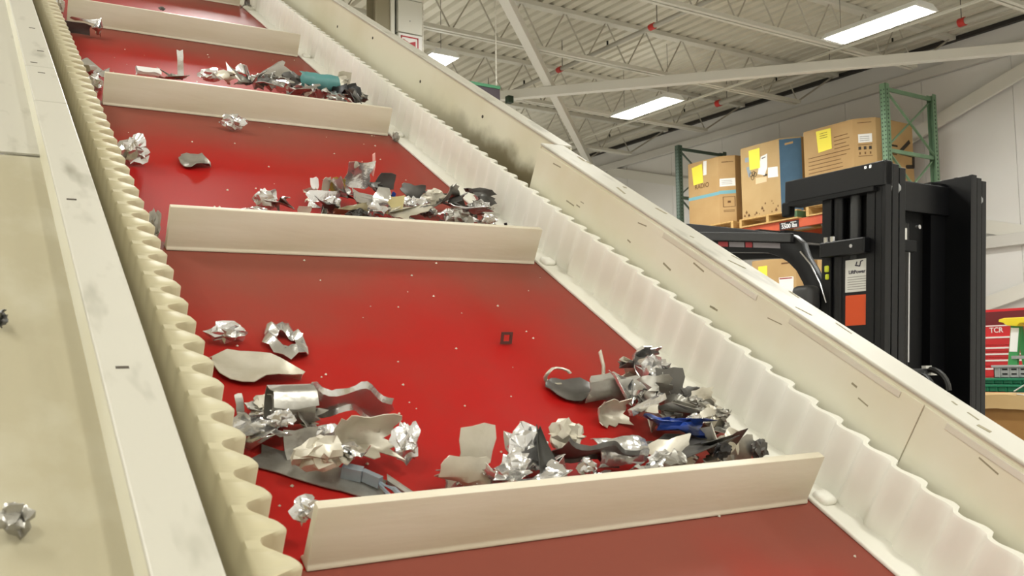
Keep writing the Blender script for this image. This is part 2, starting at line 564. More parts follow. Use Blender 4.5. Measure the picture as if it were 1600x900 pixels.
# pipes with red couplings
def pipe(x, z, r, material, couplings, label, y0=1.0):
    p = thing('sprinkler_pipe', label, 'pipe', (x, 0, z), 'sprinkler pipes')
    MB().tube([(0, y0, 0), (0, Y1, 0)], r, 10).build('pipe_run', material, p, smooth=40)
    for c in couplings:
        MB().tube([(0, c - 0.04, 0), (0, c + 0.04, 0)], r + 0.01, 10).build('coupling', 'coupling_red', p, smooth=40)
    yy = 2.5
    while yy < Y1:
        hb = MB().tube([(0, yy, r), (0, yy, ZC - z)], 0.005, 5)
        hb.build('hanger_rod', 'pipe_dark', p)
        sp = MB().tube([(0, yy + 0.9, r * 0.5), (0, yy + 0.9, r + 0.05)], 0.012, 6)
        sp.build('sprinkler_head', 'black_matte', p)
        yy += 1.84
pipe(7.16, Z(3.9), 0.028, 'pipe_grey', (8.1, 9.92, 4.5), 'thin roof pipe with red couplings passing over the wide roof brace')
pipe(10.12, Z(3.9), 0.04, 'pipe_grey', (6.17, 10.03, 13.9), 'thicker roof pipe with red couplings close to the wall eave')

# ---------------------------------------------------------------- lamps
LH, LW = 1.16, 0.34
house = MB()
house.add([(-LW / 2, -LH / 2, 0), (LW / 2, -LH / 2, 0), (LW / 2, LH / 2, 0), (-LW / 2, LH / 2, 0),
           (-LW / 2 + 0.05, -LH / 2 + 0.02, 0.07), (LW / 2 - 0.05, -LH / 2 + 0.02, 0.07), (LW / 2 - 0.05, LH / 2 - 0.02, 0.07), (-LW / 2 + 0.05, LH / 2 - 0.02, 0.07)],
          [(4, 5, 6, 7), (0, 1, 5, 4), (1, 2, 6, 5), (2, 3, 7, 6), (3, 0, 4, 7)])
house_me = house.mesh('housing', 'fixture_white')
tube_me = MB().tube([(0, -LH / 2 + 0.03, 0), (0, LH / 2 - 0.03, 0)], 0.013, 8).mesh('tube', 'tube_glow', smooth=40)
wire_me = MB().tube([(0, 0, 0), (0, 0, ZC - Z(3.5) - 0.075)], 0.003, 5).mesh('hanger_wire', 'pipe_dark')
end_me = MB().box((-LW / 2 + 0.01, -0.012, 0.003), (LW / 2 - 0.01, 0.012, 0.03)).mesh('end_cap', 'fixture_white')
lamp_data = bpy.data.lights.new('lamp_light', 'AREA')
lamp_data.shape = 'RECTANGLE'
lamp_data.size = LW * 0.8
lamp_data.size_y = LH * 0.92
lamp_data.energy = LAMP_W
lamp_data.color = LAMP_COL
up_data = lamp_data.copy()          # upward fill added above each housing to brighten the roof deck
up_data.energy = LAMP_W * 0.035
up_data.size = LW * 0.6
LAMPS = {(3, 2): 'long fluorescent lamp, brightest and nearest, at the upper right above the rack',
         (3, 3): 'long fluorescent lamp farther off, left of the nearer one and below the wide roof brace',
         (2, 3): 'small-looking fluorescent lamp end glowing just over the conveyor side beside the column'}
for ix, x in enumerate((-1.72, 1.66, 5.04, 8.42, -5.10)):  # last row, far left, is unseen and added as fill for the conveyor
    for iy, yy in enumerate((-1.22, 2.42, 6.06, 9.70, 13.34, -4.86)):  # last row, behind the viewer, is likewise added for fill
        if iy == 4 and ix in (0, 4):
            continue
        if (ix, iy) == (1, 1):
            continue                      # the conveyor stands here
        lab = LAMPS.get((ix, iy), 'long fluorescent lamp hanging overhead outside the picture')
        f = thing('ceiling_lamp', lab, 'lamp', (x, yy, Z(3.5)), 'fluorescent lamps' if (ix, iy) in LAMPS else 'lamps outside the picture')
        inst('housing', house_me, f)
        for i in range(6):
            inst('tube', tube_me, f, ((i - 2.5) * 0.043, 0, 0.03))
        for s in (-1, 1):
            inst('end_cap', end_me, f, (0, s * (LH / 2 - 0.02), 0))
            inst('hanger_wire', wire_me, f, (0, s * 0.45, 0.07))
        lo = bpy.data.objects.new('lamp_light', lamp_data)
        C.objects.link(lo)
        lo.parent = f
        lo.location = (0, 0, 0.012)
        up = bpy.data.objects.new('deck_fill_light', up_data)
        C.objects.link(up)
        up.parent = f
        up.location = (0, 0, 0.082)
        up.rotation_euler = (math.pi, 0, 0)

# ---------------------------------------------------------------- column and hanging sign
def column():
    c = thing('building_column', 'beige steel column with white service box beyond the conveyor', 'column', (3.70, 8.0, 0))
    MB().box((-0.03, 0.0, 0), (0.115, 0.012, ZC)).box((0.04, 0.012, 0), (0.05, 0.2, ZC)).box((-0.03, 0.2, 0), (0.115, 0.212, ZC)).build('column_beam', 'column_paint', c)
    box('cover_strip', (0.118, -0.02, 0), (0.158, 0.2, ZC), 'column_white', c, 0.004)
    box('gap_strip', (0.158, 0.03, 0), (0.19, 0.2, ZC), 'black_matte', c)
    for a, b in ((0.0, Z(3.193)), (Z(3.203), Z(3.524)), (Z(3.531), ZC)):
        box('cover_panel', (0.19, -0.03, a), (0.442, 0.2, b), 'column_white', c, 0.005)
    MB().tube([(0.31, -0.032, Z(3.32)), (0.31, -0.029, Z(3.32))], 0.006, 8).build('screw', 'steel_grey', c)
    # red-framed pictogram plate below the panel joint
    pl = box('pictogram_plate', (0.198, -0.036, Z(2.83)), (0.436, -0.03, Z(3.186)), 'paper_white', c)
    fr = MB()
    for a, b in (((0.21, 3.152), (0.396, 3.165)), ((0.21, 2.85), (0.222, 3.165)), ((0.384, 2.85), (0.396, 3.165)), ((0.21, 2.85), (0.396, 2.862))):
        fr.box((a[0], -0.0385, Z(a[1])), (b[0], -0.036, Z(b[1])))
    fr.build('red_border', 'sign_red', pl)
    MB().prism([(x, Z(z)) for x, z in ((0.236, 3.135), (0.30, 3.105), (0.365, 3.128), (0.365, 3.0), (0.335, 3.0), (0.335, 3.085), (0.30, 3.075), (0.236, 3.112))], -0.0385, -0.036, ax=1).build('red_mark', 'sign_red', pl)
column()

hs = thing('hanging_sign', 'dark hanging board with a green top edge on a white chain', 'sign', (5.03, 8.0, Z(2.85)))
box('board', (-0.9, 0, -0.34), (0, 0.03, -0.03), 'sign_dark', hs)
box('top_rail', (-0.9, -0.008, -0.03), (0, 0.038, 0.0), 'sign_green', hs)
for x in (-0.035, -0.86):
    ch = MB()
    z = 0.0
    i = 0
    while z < ZC - Z(2.85) - 0.02:
        ch.bar((x, 0.012, z - 0.004), (x, 0.012, z + 0.03), 0.012 if i % 2 else 0.005, 0.005 if i % 2 else 0.012, up=(0, 1, 0))
        z += 0.026
        i += 1
    tag(ch.build('chain', 'chain_white', hs))
bx = tag(box('junction_box', (6.40, 9.98, Z(3.375)), (6.48, 10.06, Z(3.465)), 'box_green', bevel=0.006), 'small dark green box under the left end of the wide roof brace', 'junction box')

# ================================================================ inclined conveyor (local axes: l across, w uphill, n out of the belt)
AL = Vector((0.999445, -0.030371, 0.013704))
AW = Vector((0.019300, 0.862947, 0.504926))
AN = Vector((-0.027161, -0.504381, 0.863054))
HB = 0.68162
OC = Vector((0, 0, HC)) - AN * HB
CM = Matrix(((AL.x, AW.x, AN.x, OC.x), (AL.y, AW.y, AN.y, OC.y), (AL.z, AW.z, AN.z, OC.z), (0, 0, 0, 1)))
W0, W1 = -1.15, 6.3
conv = thing('incline_conveyor', 'cream inclined conveyor with a red cleated belt and ruffled sidewalls', 'conveyor', mtx=CM)
LB0, LB1 = 0.225, 1.172

def belt():
    mb = MB()
    rad = 0.12
    path = []
    n = 14
    for i in range(41):
        path.append((W0 + (W1 - W0) * i / 40, 0.0))
    for i in range(1, n):
        a = math.pi / 2 - math.pi * i / n
        path.append((W1 + rad * math.cos(a), -rad + rad * math.sin(a)))
    for i in range(41):
        path.append((W1 - (W1 - W0) * i / 40, -2 * rad))
    for i in range(1, n):
        a = -math.pi / 2 - math.pi * i / n
        path.append((W0 + rad * math.cos(a), -rad + rad * math.sin(a)))
    k = len(path)
    inner = []
    for i, (a, b) in enumerate(path):
        pa, pb = path[i - 1], path[(i + 1) % k]
        t = Vector((pb[0] - pa[0], pb[1] - pa[1])).normalized()
        inner.append((a + t.y * 0.008, b - t.x * 0.008))
    vs = []
    for (a, b), (c, d) in zip(path, inner):
        vs += [(LB0, a, b), (LB1, a, b), (LB0, c, d), (LB1, c, d)]
    fs = []
    for i in range(k):
        j = (i + 1) % k
        p, q = 4 * i, 4 * j
        fs += [(p, p + 1, q + 1, q), (p + 3, p + 2, q + 2, q + 3), (p + 2, p, q, q + 2), (p + 1, p + 3, q + 3, q + 1)]
    mb.add(vs, fs)
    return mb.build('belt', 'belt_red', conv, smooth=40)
belt_o = belt()

# cleats
CW = [-0.95, -0.10, 0.75, 1.58, 2.45, 3.35, 4.22, 5.09, 5.95]
cl = MB()
cl.prism([(0.014, 0.0), (0.014, 0.003), (0.0075, 0.008), (0.0065, 0.079), (-0.0065, 0.079), (-0.0075, 0.007), (-0.010, 0.003), (-0.010, 0.0)], 0.337, 1.083, ax=0)
# profile was given as (w, n); prism along l
cl_me = cl.mesh('cleat', 'cleat_plastic', bevel=0.0016, smooth=35)
for cw in CW:
    inst('cleat', cl_me, belt_o, (0, cw + 0.006, 0.0005))

# corrugated sidewalls
def sidewall(inner_c, inner_a, outer_c, outer_a, foot0, foot1, mname='sidewall_rubber'):
    """ruffled wall: lobes on the belt side and (unless outer_a is 0) on the frame side, rounded top edge"""
    pitch, hgt = 0.0525, 0.106
    per = 14
    n = int((W1 - W0) / pitch) * per
    vs, fs = [], []
    prof = ((0, 0.0), (0, 0.5), (0, 0.955), (0.12, 1.0), (0.88, 1.0), (1, 0.955), (1, 0.5), (1, 0.0))
    R = len(prof)
    for i in range(n + 1):
        wv = W0 + pitch * i / per
        ph = 2 * math.pi * i / per
        s = math.tanh(1.5 * math.sin(ph) + 0.9 * math.sin(2 * ph) * 0.5) / math.tanh(1.7)
        li = inner_c + inner_a * s
        lo_ = outer_c + outer_a * s
        for t, hf in prof:
            vs.append((li + (lo_ - li) * t, wv, hgt * hf))
    for i in range(n):
        a, b = i * R, (i + 1) * R
        for r in range(R - 1):
            fs.append((a + r, b + r, b + r + 1, a + r + 1))
    fs.append(tuple(range(R)))
    fs.append(tuple(n * R + r for r in range(R - 1, -1, -1)))
    MB().add(vs, fs).build('sidewall', mname, belt_o, smooth=60)
    box('sidewall_foot', (foot0, W0, 0.0), (foot1, W1, 0.006), mname, belt_o, 0.002)
sidewall(1.136, 0.005, 1.152, 0.009, 1.092, 1.168)
sidewall(0.272, 0.014, 0.240, 0.0, 0.236, 0.312, 'sidewall_yellow')
# pale rubber tabs where cleats meet the right sidewall
tab = MB().box((-0.012, -0.02, 0), (0.024, 0.016, 0.02)).mesh('corner_tab', 'sidewall_rubber', bevel=0.008, smooth=60)
for cw in CW:
    inst('corner_tab', tab, belt_o, (1.108, cw - 0.004, 0.002), scale=(0.8, 0.8, 0.7))

# left side frame: inner plate, top flange in segments, outer ledge
lf = box('side_frame', (0.176, W0 - 0.1, -0.42), (0.182, W1 + 0.1, 0.188), 'frame_paint', conv)
segs = (W0 - 0.1, 0.2, 1.744, 1.975, 3.6, W1 + 0.1)
for a, b in zip(segs[:-1], segs[1:]):
    f = box('top_flange', (0.134, a + 0.0012, 0.186), (0.185, b - 0.0012, 0.192), 'flange_paint', lf, 0.0018)
slot = MB().box((-0.006, -0.0022, 0), (0.006, 0.0022, 0.0006)).mesh('bolt_slot', 'slot_dark')
for l, wv in ((0.150, 1.289), (0.154, 0.848), (0.158, 1.93), (0.168, 2.10), (0.15, 2.0), (0.165, 2.3), (0.155, 2.75)):
    inst('bolt_slot', slot, conv, (l, wv, 0.1918), scale=(1, 1, 1))
box('ledge_plate', (-0.06, W0 - 0.1, 0.146), (0.137, 1.573, 0.150), 'ledge_paint', conv, 0.001)
box('ledge_plate', (-0.06, 1.577, 0.150), (0.137, W1 + 0.1, 0.154), 'flange_paint', conv, 0.001)
box('ledge_skirt', (-0.062, W0 - 0.1, -0.42), (-0.058, W1 + 0.1, 0.149), 'frame_paint', conv)
box('ledge_riser', (0.134, W0 - 0.1, 0.149), (0.138, W1 + 0.1, 0.187), 'frame_paint', conv)
# right side frame: near covers stand closer to the belt than the far ones
rf = box('side_frame', (1.176, W0 - 0.1, -0.42), (1.181, 1.81, 0.196), 'frame_paint', conv)
for a, b in ((W0 - 0.1, 0.70), (0.70, 1.81)):
    box('cover_panel', (1.1735, a + 0.001, 0.02), (1.176, b - 0.0008, 0.19), 'frame_paint', rf, 0.0008)
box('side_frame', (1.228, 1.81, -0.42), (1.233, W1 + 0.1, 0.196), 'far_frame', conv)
box('end_plate', (1.174, 1.807, -0.1), (1.233, 1.811, 0.196), 'frame_paint', conv)
for a, b, l0 in ((W0 - 0.1, 0.30, 1.173), (0.30, 1.812, 1.173), (1.812, 3.5, 1.222), (3.5, W1 + 0.1, 1.222)):
    f = box('top_flange', (l0, a + 0.001, 0.1955), (1.236 if l0 < 1.2 else 1.262, b - 0.001, 0.2015), 'flange_paint', rf, 0.002)
box('flange_lip', (1.230, W0 - 0.1, 0.150), (1.236, 1.81, 0.1955), 'frame_paint', conv)
box('flange_lip', (1.256, 1.812, 0.150), (1.262, W1 + 0.1, 0.1955), 'frame_paint', conv)
# raised strips under the flange and small bolt holes
for a, b in ((1.05, 1.32), (0.74, 0.97), (0.42, 0.66), (0.05, 0.36)):
    box('wear_strip', (1.1722, a, 0.178), (1.1738, b, 0.188), 'cream_plastic', rf, 0.0006)
hole = MB().tube([(0, 0, 0), (-0.0012, 0, 0)], 0.0045, 8).mesh('bolt_hole', 'slot_dark')
for wv, nn, l in ((2.62, 0.13, 1.228), (3.05, 0.16, 1.228), (3.75, 0.17, 1.228), (2.1, 0.05, 1.228), (2.2, 0.15, 1.228), (4.3, 0.14, 1.228), (3.4, 0.12, 1.228)):
    inst('bolt_hole', hole, conv, (l, wv, nn))
# scuff marks on the right covers and flange
rng = random.Random(5)
scuff_me = MB().box((0, -0.014, -0.0016), (0.0004, 0.014, 0.0016)).mesh('scuff', 'grime')
for i in range(16):
    inst('scuff', scuff_me, rf, (1.1733, rng.uniform(0.3, 1.75), rng.uniform(0.12, 0.186)), rot=(rng.uniform(-0.15, 0.15), 0, 0), scale=(1, rng.uniform(0.3, 1.2), rng.uniform(0.5, 1.2)))
scuff2 = MB().box((-0.004, -0.012, 0), (0.004, 0.012, 0.0004)).mesh('scuff', 'grime')
for i in range(14):
    inst('scuff', scuff2, rf, (rng.uniform(1.19, 1.23), rng.uniform(0.2, 1.75), 0.2016), rot=(0, 0, rng.uniform(-0.4, 0.4)), scale=(rng.uniform(0.3, 1), rng.uniform(0.3, 1.6), 1))
# pulleys and legs
for wv in (W0, W1):
    MB().tube([(0.2, wv, -0.12), (1.2, wv, -0.12)], 0.110, 20).build('pulley', 'steel_grey', conv, smooth=40)
inv = CM.inverted()
def leg(l, wv):
    top = CM @ Vector((l, wv, -0.35))
    m = MB()
    m.bar((top.x, top.y, top.z), (top.x, top.y, 0.012), 0.08, 0.08, up=(0, 1, 0))
    m.box((top.x - 0.09, top.y - 0.09, 0), (top.x + 0.09, top.y + 0.09, 0.012))
    m.xf(lambda a, b, c: inv @ Vector((a, b, c)))
    m.build('leg', 'frame_paint', conv)
for wv in (0.3, 2.6, 5.2):
    leg(0.16, wv)
    leg(1.215, wv)
for wv in (0.3, 2.6, 5.2):
    box('cross_tie', (0.16, wv - 0.03, -0.38), (1.215, wv + 0.03, -0.33), 'frame_paint', conv)

# ================================================================ shredded metal scrap
SCRAP = [
    (0.361, 1.243, 0.021, 0.0575, 0.0297, 'crumple', 'silver', 'a:shiny crumpled scrap touching the left sidewall above the pale leaf-shaped sliver'),
    (0.388, 1.159, 0.029, 0.1203, 0.0392, 'leaf', 'pale', 'a:long pale leaf-shaped metal sliver lying alone on the red belt near the left sidewall'),
    (0.45, 1.235, 0.031, 0.0628, 0.0438, 'donut', 'silver', 'a:crumpled silver ring-like scrap lying alone on the open red belt'),
    (0.335, 1.04, 0.029, 0.0097, 0.0357, 'strip', 'dull', 'a:small upright grey strip right against the left sidewall'),
    (0.37, 1.038, 0.027, 0.0428, 0.0329, 'crumple', 'dull', 'a:crinkled dark-edged scrap left of the rolled tube scrap'),
    (0.383, 0.993, 0.05, 0.0559, 0.0447, 'roll', 'dull', 'a:rolled-up dull metal tube with a dark open end in the left heap'),
    (0.466, 1.005, 0.035, 0.113, 0.0435, 'wave', 'silver', 'a:long wavy silver strip arching to the right of the left heap'),
    (0.391, 0.955, 0.029, 0.0409, 0.0346, 'plate', 'dull', 'a:flat grey plate standing under the rolled tube scrap'),
    (0.34, 0.971, 0.029, 0.0606, 0.0342, 'crumple', 'silver', 'g:left heap above the lowest cleat'),
    (0.384, 0.912, 0.02, 0.1566, 0.0229, 'longplate', 'dull', 'a:long narrow flat grey plate slanting below the left heap'),
    (0.396, 0.907, 0.035, 0.064, 0.0381, 'lump', 'pale', 'a:pale crumpled sheet resting on the long narrow flat plate'),
    (0.456, 0.92, 0.044, 0.0787, 0.0519, 'cup', 'pale', 'a:pale cupped sheet in the middle of the left heap, curling upward'),
    (0.504, 0.907, 0.041, 0.0367, 0.0495, 'lump', 'silver', 'a:twisted bright strip at the right end of the left heap'),
    (0.496, 0.845, 0.041, 0.0092, 0.0473, 'rod', 'dull', 'a:thin bent grey bar pointing down at the lowest cleat'),
    (0.456, 0.862, 0.028, 0.0837, 0.032, 'chain', 'bluegrey', 'a:narrow folded bluish-grey link reaching the lowest cleat'),
    (0.362, 0.961, 0.05, 0.031, 0.0217, 'crumple', 'silver', 'g:left heap above the lowest cleat'),
    (0.341, 1.005, 0.03, 0.0318, 0.0238, 'crumple', 'silver', 'g:left heap above the lowest cleat'),
    (0.34, 0.776, 0.045, 0.0309, 0.0296, 'crumple', 'silver', 'a:bright crumpled scrap wedged at the left end of the lowest cleat'),
    (0.591, 0.877, 0.05, 0.0534, 0.0518, 'plate', 'pale', 'a:pale upright plate with a pointed top in the middle of the lowest bay'),
    (0.561, 0.85, 0.035, 0.0663, 0.041, 'fold', 'pale', 'a:pale folded sheet below the upright pointed plate'),
    (0.607, 0.826, 0.035, 0.0507, 0.0349, 'crumple', 'silver', 'g:row along the lowest cleat'),
    (0.658, 0.866, 0.049, 0.0529, 0.0612, 'crumple', 'silver', 'a:bright crumpled foil left of the dark pointed spike'),
    (0.674, 0.847, 0.055, 0.0312, 0.0674, 'spike', 'dark', 'a:dark triangular spike standing up among bright foil'),
    (0.738, 0.891, 0.045, 0.0521, 0.0452, 'crumple', 'pale', 'a:pale crumpled fan just right of the dark spike'),
    (0.769, 0.858, 0.03, 0.1083, 0.0312, 'wave', 'dark2', 'a:dark grey curved sheet lying right of the dark spike'),
    (0.812, 0.863, 0.035, 0.0811, 0.037, 'scroll', 'silver', 'a:bright scrolled sheet above the lowest cleat, right of the dark curved sheet'),
    (0.652, 0.813, 0.045, 0.0575, 0.0288, 'crumple', 'silver', 'g:row along the lowest cleat'),
    (0.67, 0.804, 0.04, 0.0449, 0.024, 'crumple', 'silver', 'g:row along the lowest cleat'),
    (0.732, 0.824, 0.03, 0.0518, 0.0251, 'crumple', 'pale', 'g:row along the lowest cleat'),
    (0.794, 0.818, 0.03, 0.0478, 0.0239, 'crumple', 'pale', 'g:row along the lowest cleat'),
    (0.824, 0.814, 0.035, 0.0396, 0.0224, 'crumple', 'silver', 'g:row along the lowest cleat'),
    (0.89, 0.844, 0.037, 0.0826, 0.0503, 'fold', 'pale', 'a:large pale bent plate under the blue scrap'),
    (0.936, 0.843, 0.045, 0.0893, 0.0419, 'crumple', 'dark2', 'a:dark grey bent sheet right beneath the blue scrap'),
    (0.927, 0.88, 0.055, 0.0703, 0.0315, 'crumple', 'blue', 'a:deep blue painted metal scrap in the right heap'),
    (0.974, 0.848, 0.05, 0.0519, 0.0407, 'crumple', 'pale', 'g:right heap of the lowest bay'),
    (0.948, 0.81, 0.06, 0.0304, 0.0233, 'crumple', 'black', 'a:small black scrap low in the right heap near the lowest cleat'),
    (1.015, 0.839, 0.035, 0.0582, 0.0432, 'fold', 'dull', 'a:grey folded plate at the right end of the lowest cleat'),
    (1.048, 0.831, 0.04, 0.0284, 0.0284, 'crumple', 'dark2', 'a:small dark bit where the lowest cleat meets the right sidewall'),
    (0.905, 0.911, 0.02, 0.0433, 0.0132, 'strip2', 'dull', 'a:thin brownish sliver left of the blue scrap'),
    (0.856, 1.101, 0.02, 0.0471, 0.0266, 'ring', 'pale', 'a:thin curled wire-like strip at the left tip of the right heap'),
    (0.874, 1.067, 0.025, 0.093, 0.0324, 'leaf', 'dark2', 'a:dark pointed sheet at the left tip of the right heap'),
    (0.923, 1.083, 0.045, 0.0082, 0.0412, 'rodup', 'pale', 'a:thin pale sliver standing up from the right heap'),
    (0.894, 1.019, 0.04, 0.0792, 0.0475, 'fold', 'dull', 'a:dull grey bent sheet in the left part of the right heap'),
    (0.883, 0.982, 0.027, 0.0562, 0.0388, 'cup', 'pale', 'a:pale rounded lump at the lower left of the right heap'),
    (0.993, 1.066, 0.06, 0.0459, 0.0438, 'cup', 'silver', 'a:shiny curled ring of foil at the top of the right heap'),
    (0.99, 1.029, 0.06, 0.0552, 0.047, 'crumple', 'silver', 'a:bright crumpled foil near the top of the right heap beside the sidewall'),
    (0.999, 1.001, 0.055, 0.0608, 0.0446, 'plate', 'dark2', 'a:dark grey flat piece between bright foil and the right sidewall'),
    (0.981, 1.072, 0.045, 0.0627, 0.0356, 'fold', 'dark2', 'a:dark folded sheet below the curled foil ring'),
    (0.924, 1.0, 0.05, 0.0514, 0.0454, 'crumple', 'silver', 'g:right heap of the lowest bay'),
    (0.911, 0.943, 0.055, 0.0609, 0.019, 'bar', 'silver', 'a:straight pale silver bar lying across the right heap'),
    (0.95, 0.968, 0.06, 0.0489, 0.0391, 'crumple', 'dull', 'g:right heap of the lowest bay'),
    (0.931, 0.94, 0.03, 0.0636, 0.0366, 'crumple', 'pale', 'g:right heap of the lowest bay'),
    (0.964, 0.932, 0.05, 0.0522, 0.0348, 'crumple', 'dull', 'g:right heap of the lowest bay'),
    (1.011, 0.962, 0.05, 0.0459, 0.0319, 'crumple', 'dark2', 'g:right heap of the lowest bay'),
    (1.015, 0.935, 0.045, 0.0434, 0.0316, 'crumple', 'dull', 'g:right heap of the lowest bay'),
    (1.018, 0.913, 0.045, 0.0488, 0.0351, 'crumple', 'pale', 'g:right heap of the lowest bay'),
    (1.025, 0.899, 0.04, 0.0389, 0.0272, 'crumple', 'dull', 'g:right heap of the lowest bay'),
    (0.97, 0.899, 0.05, 0.0381, 0.0247, 'crumple', 'silver', 'g:right heap of the lowest bay'),
    (0.831, 1.232, 0.013, 0.0228, 0.0217, 'frame', 'rust', 'a:small rusty brown square frame lying alone on the red belt'),
    (0.625, 2.341, 0.016, 0.0635, 0.0381, 'crumple', 'silver', 'a:small shiny crumpled foil below the middle of the third cleat'),
    (0.478, 2.058, 0.013, 0.064, 0.0278, 'leaf', 'dull', 'a:small grey leaf-shaped sliver lying alone in the second bay'),
    (0.344, 2.019, 0.029, 0.0555, 0.0582, 'crumple', 'silver', 'a:shiny crumple against the left sidewall above the second cleat'),
    (0.322, 1.585, 0.031, 0.0196, 0.0501, 'crumple', 'dull', 'a:narrow grey scrap wedged at the left end of the second cleat'),
    (0.564, 1.804, 0.02, 0.0464, 0.0386, 'crumple', 'silver', 'g:bits beside the second heap'),
    (0.59, 1.784, 0.02, 0.0463, 0.0257, 'crumple', 'dull', 'g:bits beside the second heap'),
    (0.537, 1.768, 0.02, 0.0504, 0.0151, 'crumple', 'silver', 'g:bits beside the second heap'),
    (0.634, 1.76, 0.03, 0.0283, 0.0257, 'plate', 'pale', 'a:small pale tab sticking up behind the second cleat'),
    (0.698, 1.836, 0.03, 0.0728, 0.0351, 'plate', 'silver', 'a:grey dished plate at the left of the heap behind the second cleat'),
    (0.682, 1.862, 0.045, 0.0189, 0.0243, 'plate', 'white', 'a:small white tab standing on the dished plate, left of a second tab'),
    (0.707, 1.86, 0.045, 0.0163, 0.0299, 'plate', 'pale', 'a:small pale tab standing beside the brass plate'),
    (0.732, 1.857, 0.045, 0.0328, 0.0328, 'plate', 'brass', 'a:small square brass-coloured plate in the second heap'),
    (0.692, 1.764, 0.035, 0.0288, 0.034, 'crumple', 'silver', 'g:heap behind the second cleat'),
    (0.801, 1.918, 0.055, 0.0653, 0.0625, 'fold', 'silver', 'a:tall bright folded sheet at the top of the heap behind the second cleat'),
    (0.814, 1.921, 0.07, 0.0512, 0.0199, 'fold', 'pale', 'a:pale torn flap at the very top of the second heap, beside the pink wire'),
    (0.836, 1.934, 0.075, 0.0086, 0.0488, 'rodup', 'pink', 'a:thin pinkish wire sticking up from the second heap'),
    (0.849, 1.88, 0.055, 0.0453, 0.0368, 'plate', 'dark2', 'a:dark square plate standing at the top of the second heap'),
    (0.824, 1.822, 0.045, 0.0497, 0.0414, 'crumple', 'dark2', 'g:heap behind the second cleat'),
    (0.836, 1.796, 0.05, 0.011, 0.0219, 'plate', 'blue', 'a:tiny blue chip in the second heap'),
    (0.722, 1.741, 0.035, 0.0705, 0.0313, 'fold', 'olive', 'a:olive-grey bent sheet low in the second heap'),
    (0.772, 1.767, 0.045, 0.064, 0.0534, 'crumple', 'silver', 'g:heap behind the second cleat'),
    (0.771, 1.722, 0.04, 0.0525, 0.0315, 'crumple', 'silver', 'g:heap behind the second cleat'),
    (0.725, 1.705, 0.04, 0.0515, 0.0232, 'crumple', 'dark', 'g:heap behind the second cleat'),
    (0.818, 1.741, 0.05, 0.0374, 0.0427, 'plate', 'brasspale', 'a:pale yellowish triangular plate in the second heap'),
    (0.906, 1.854, 0.045, 0.0627, 0.037, 'fold', 'dark2', 'a:dark folded scrap right of the dark square plate'),
    (0.847, 1.727, 0.04, 0.0858, 0.0322, 'crumple', 'pale', 'g:heap behind the second cleat'),
    (0.899, 1.78, 0.04, 0.0471, 0.036, 'crumple', 'silver', 'g:heap behind the second cleat'),
    (0.964, 1.82, 0.05, 0.077, 0.0514, 'crumple', 'dull', 'a:crinkled dark silver sheet at the right of the second heap'),
    (1.002, 1.814, 0.04, 0.069, 0.0403, 'crumple', 'dark2', 'g:heap behind the second cleat'),
    (1.012, 1.763, 0.03, 0.0851, 0.0397, 'crumple', 'silver', 'g:heap behind the second cleat'),
    (0.948, 1.741, 0.035, 0.0553, 0.0332, 'crumple', 'silver', 'g:heap behind the second cleat'),
    (1.048, 1.754, 0.03, 0.0428, 0.0257, 'crumple', 'dull', 'g:heap behind the second cleat'),
    (1.101, 1.75, 0.03, 0.0101, 0.0216, 'rodup', 'black', 'a:tiny black splinter near the right end of the second cleat'),
    (0.342, 2.648, 0.03, 0.0724, 0.0428, 'crumple', 'silver', 'a:bright torn sheet at the left end of the third cleat'),
    (0.326, 2.53, 0.03, 0.0348, 0.0474, 'crumple', 'silver', 'a:shiny scrap wedged between the third cleat and the left sidewall'),
    (0.459, 2.596, 0.06, 0.0562, 0.0198, 'roll', 'white', 'a:small white tube lying behind the third cleat'),
    (0.516, 2.593, 0.06, 0.0668, 0.0234, 'crumple', 'dull', 'g:loose row left of the third heap'),
    (0.55, 2.666, 0.075, 0.0154, 0.0686, 'strip', 'silver', 'a:tall thin silver strip standing up behind the third cleat'),
    (0.633, 2.678, 0.055, 0.0597, 0.0351, 'crumple', 'silver', 'g:loose row left of the third heap'),
    (0.668, 2.651, 0.06, 0.0456, 0.035, 'crumple', 'pale', 'g:loose row left of the third heap'),
    (0.723, 2.692, 0.06, 0.0645, 0.0466, 'crumple', 'dull', 'g:heap behind the third cleat'),
    (0.761, 2.684, 0.06, 0.0793, 0.0504, 'crumple', 'silver', 'g:heap behind the third cleat'),
    (0.828, 2.727, 0.08, 0.0847, 0.0589, 'fold', 'silver', 'a:bright square sheet folded upright in the third heap'),
    (0.786, 2.611, 0.065, 0.0779, 0.0319, 'crumple', 'silver', 'g:heap behind the third cleat'),
    (0.856, 2.667, 0.07, 0.0547, 0.0474, 'crumple', 'dark2', 'g:heap behind the third cleat'),
    (0.866, 2.601, 0.06, 0.0718, 0.0359, 'crumple', 'silver', 'g:heap behind the third cleat'),
    (0.939, 2.676, 0.075, 0.115, 0.0445, 'scroll', 'teal', 'a:curved teal painted sheet on top of the third heap'),
    (1.036, 2.73, 0.075, 0.046, 0.0536, 'plate', 'pale', 'a:tan-grey plate beside the teal sheet in the third heap'),
    (0.933, 2.605, 0.06, 0.0801, 0.0328, 'crumple', 'silver', 'g:heap behind the third cleat'),
    (1.016, 2.638, 0.065, 0.0634, 0.0447, 'crumple', 'black', 'a:black crumpled scrap at the right of the third heap'),
    (1.047, 2.616, 0.06, 0.0373, 0.0261, 'crumple', 'dull', 'g:heap behind the third cleat'),
    (0.962, 2.579, 0.06, 0.0545, 0.0218, 'crumple', 'silver', 'g:heap behind the third cleat'),
    (1.084, 2.395, 0.03, 0.0212, 0.0248, 'crumple', 'dull', 'a:tiny grey bit at the right end of the third cleat'),
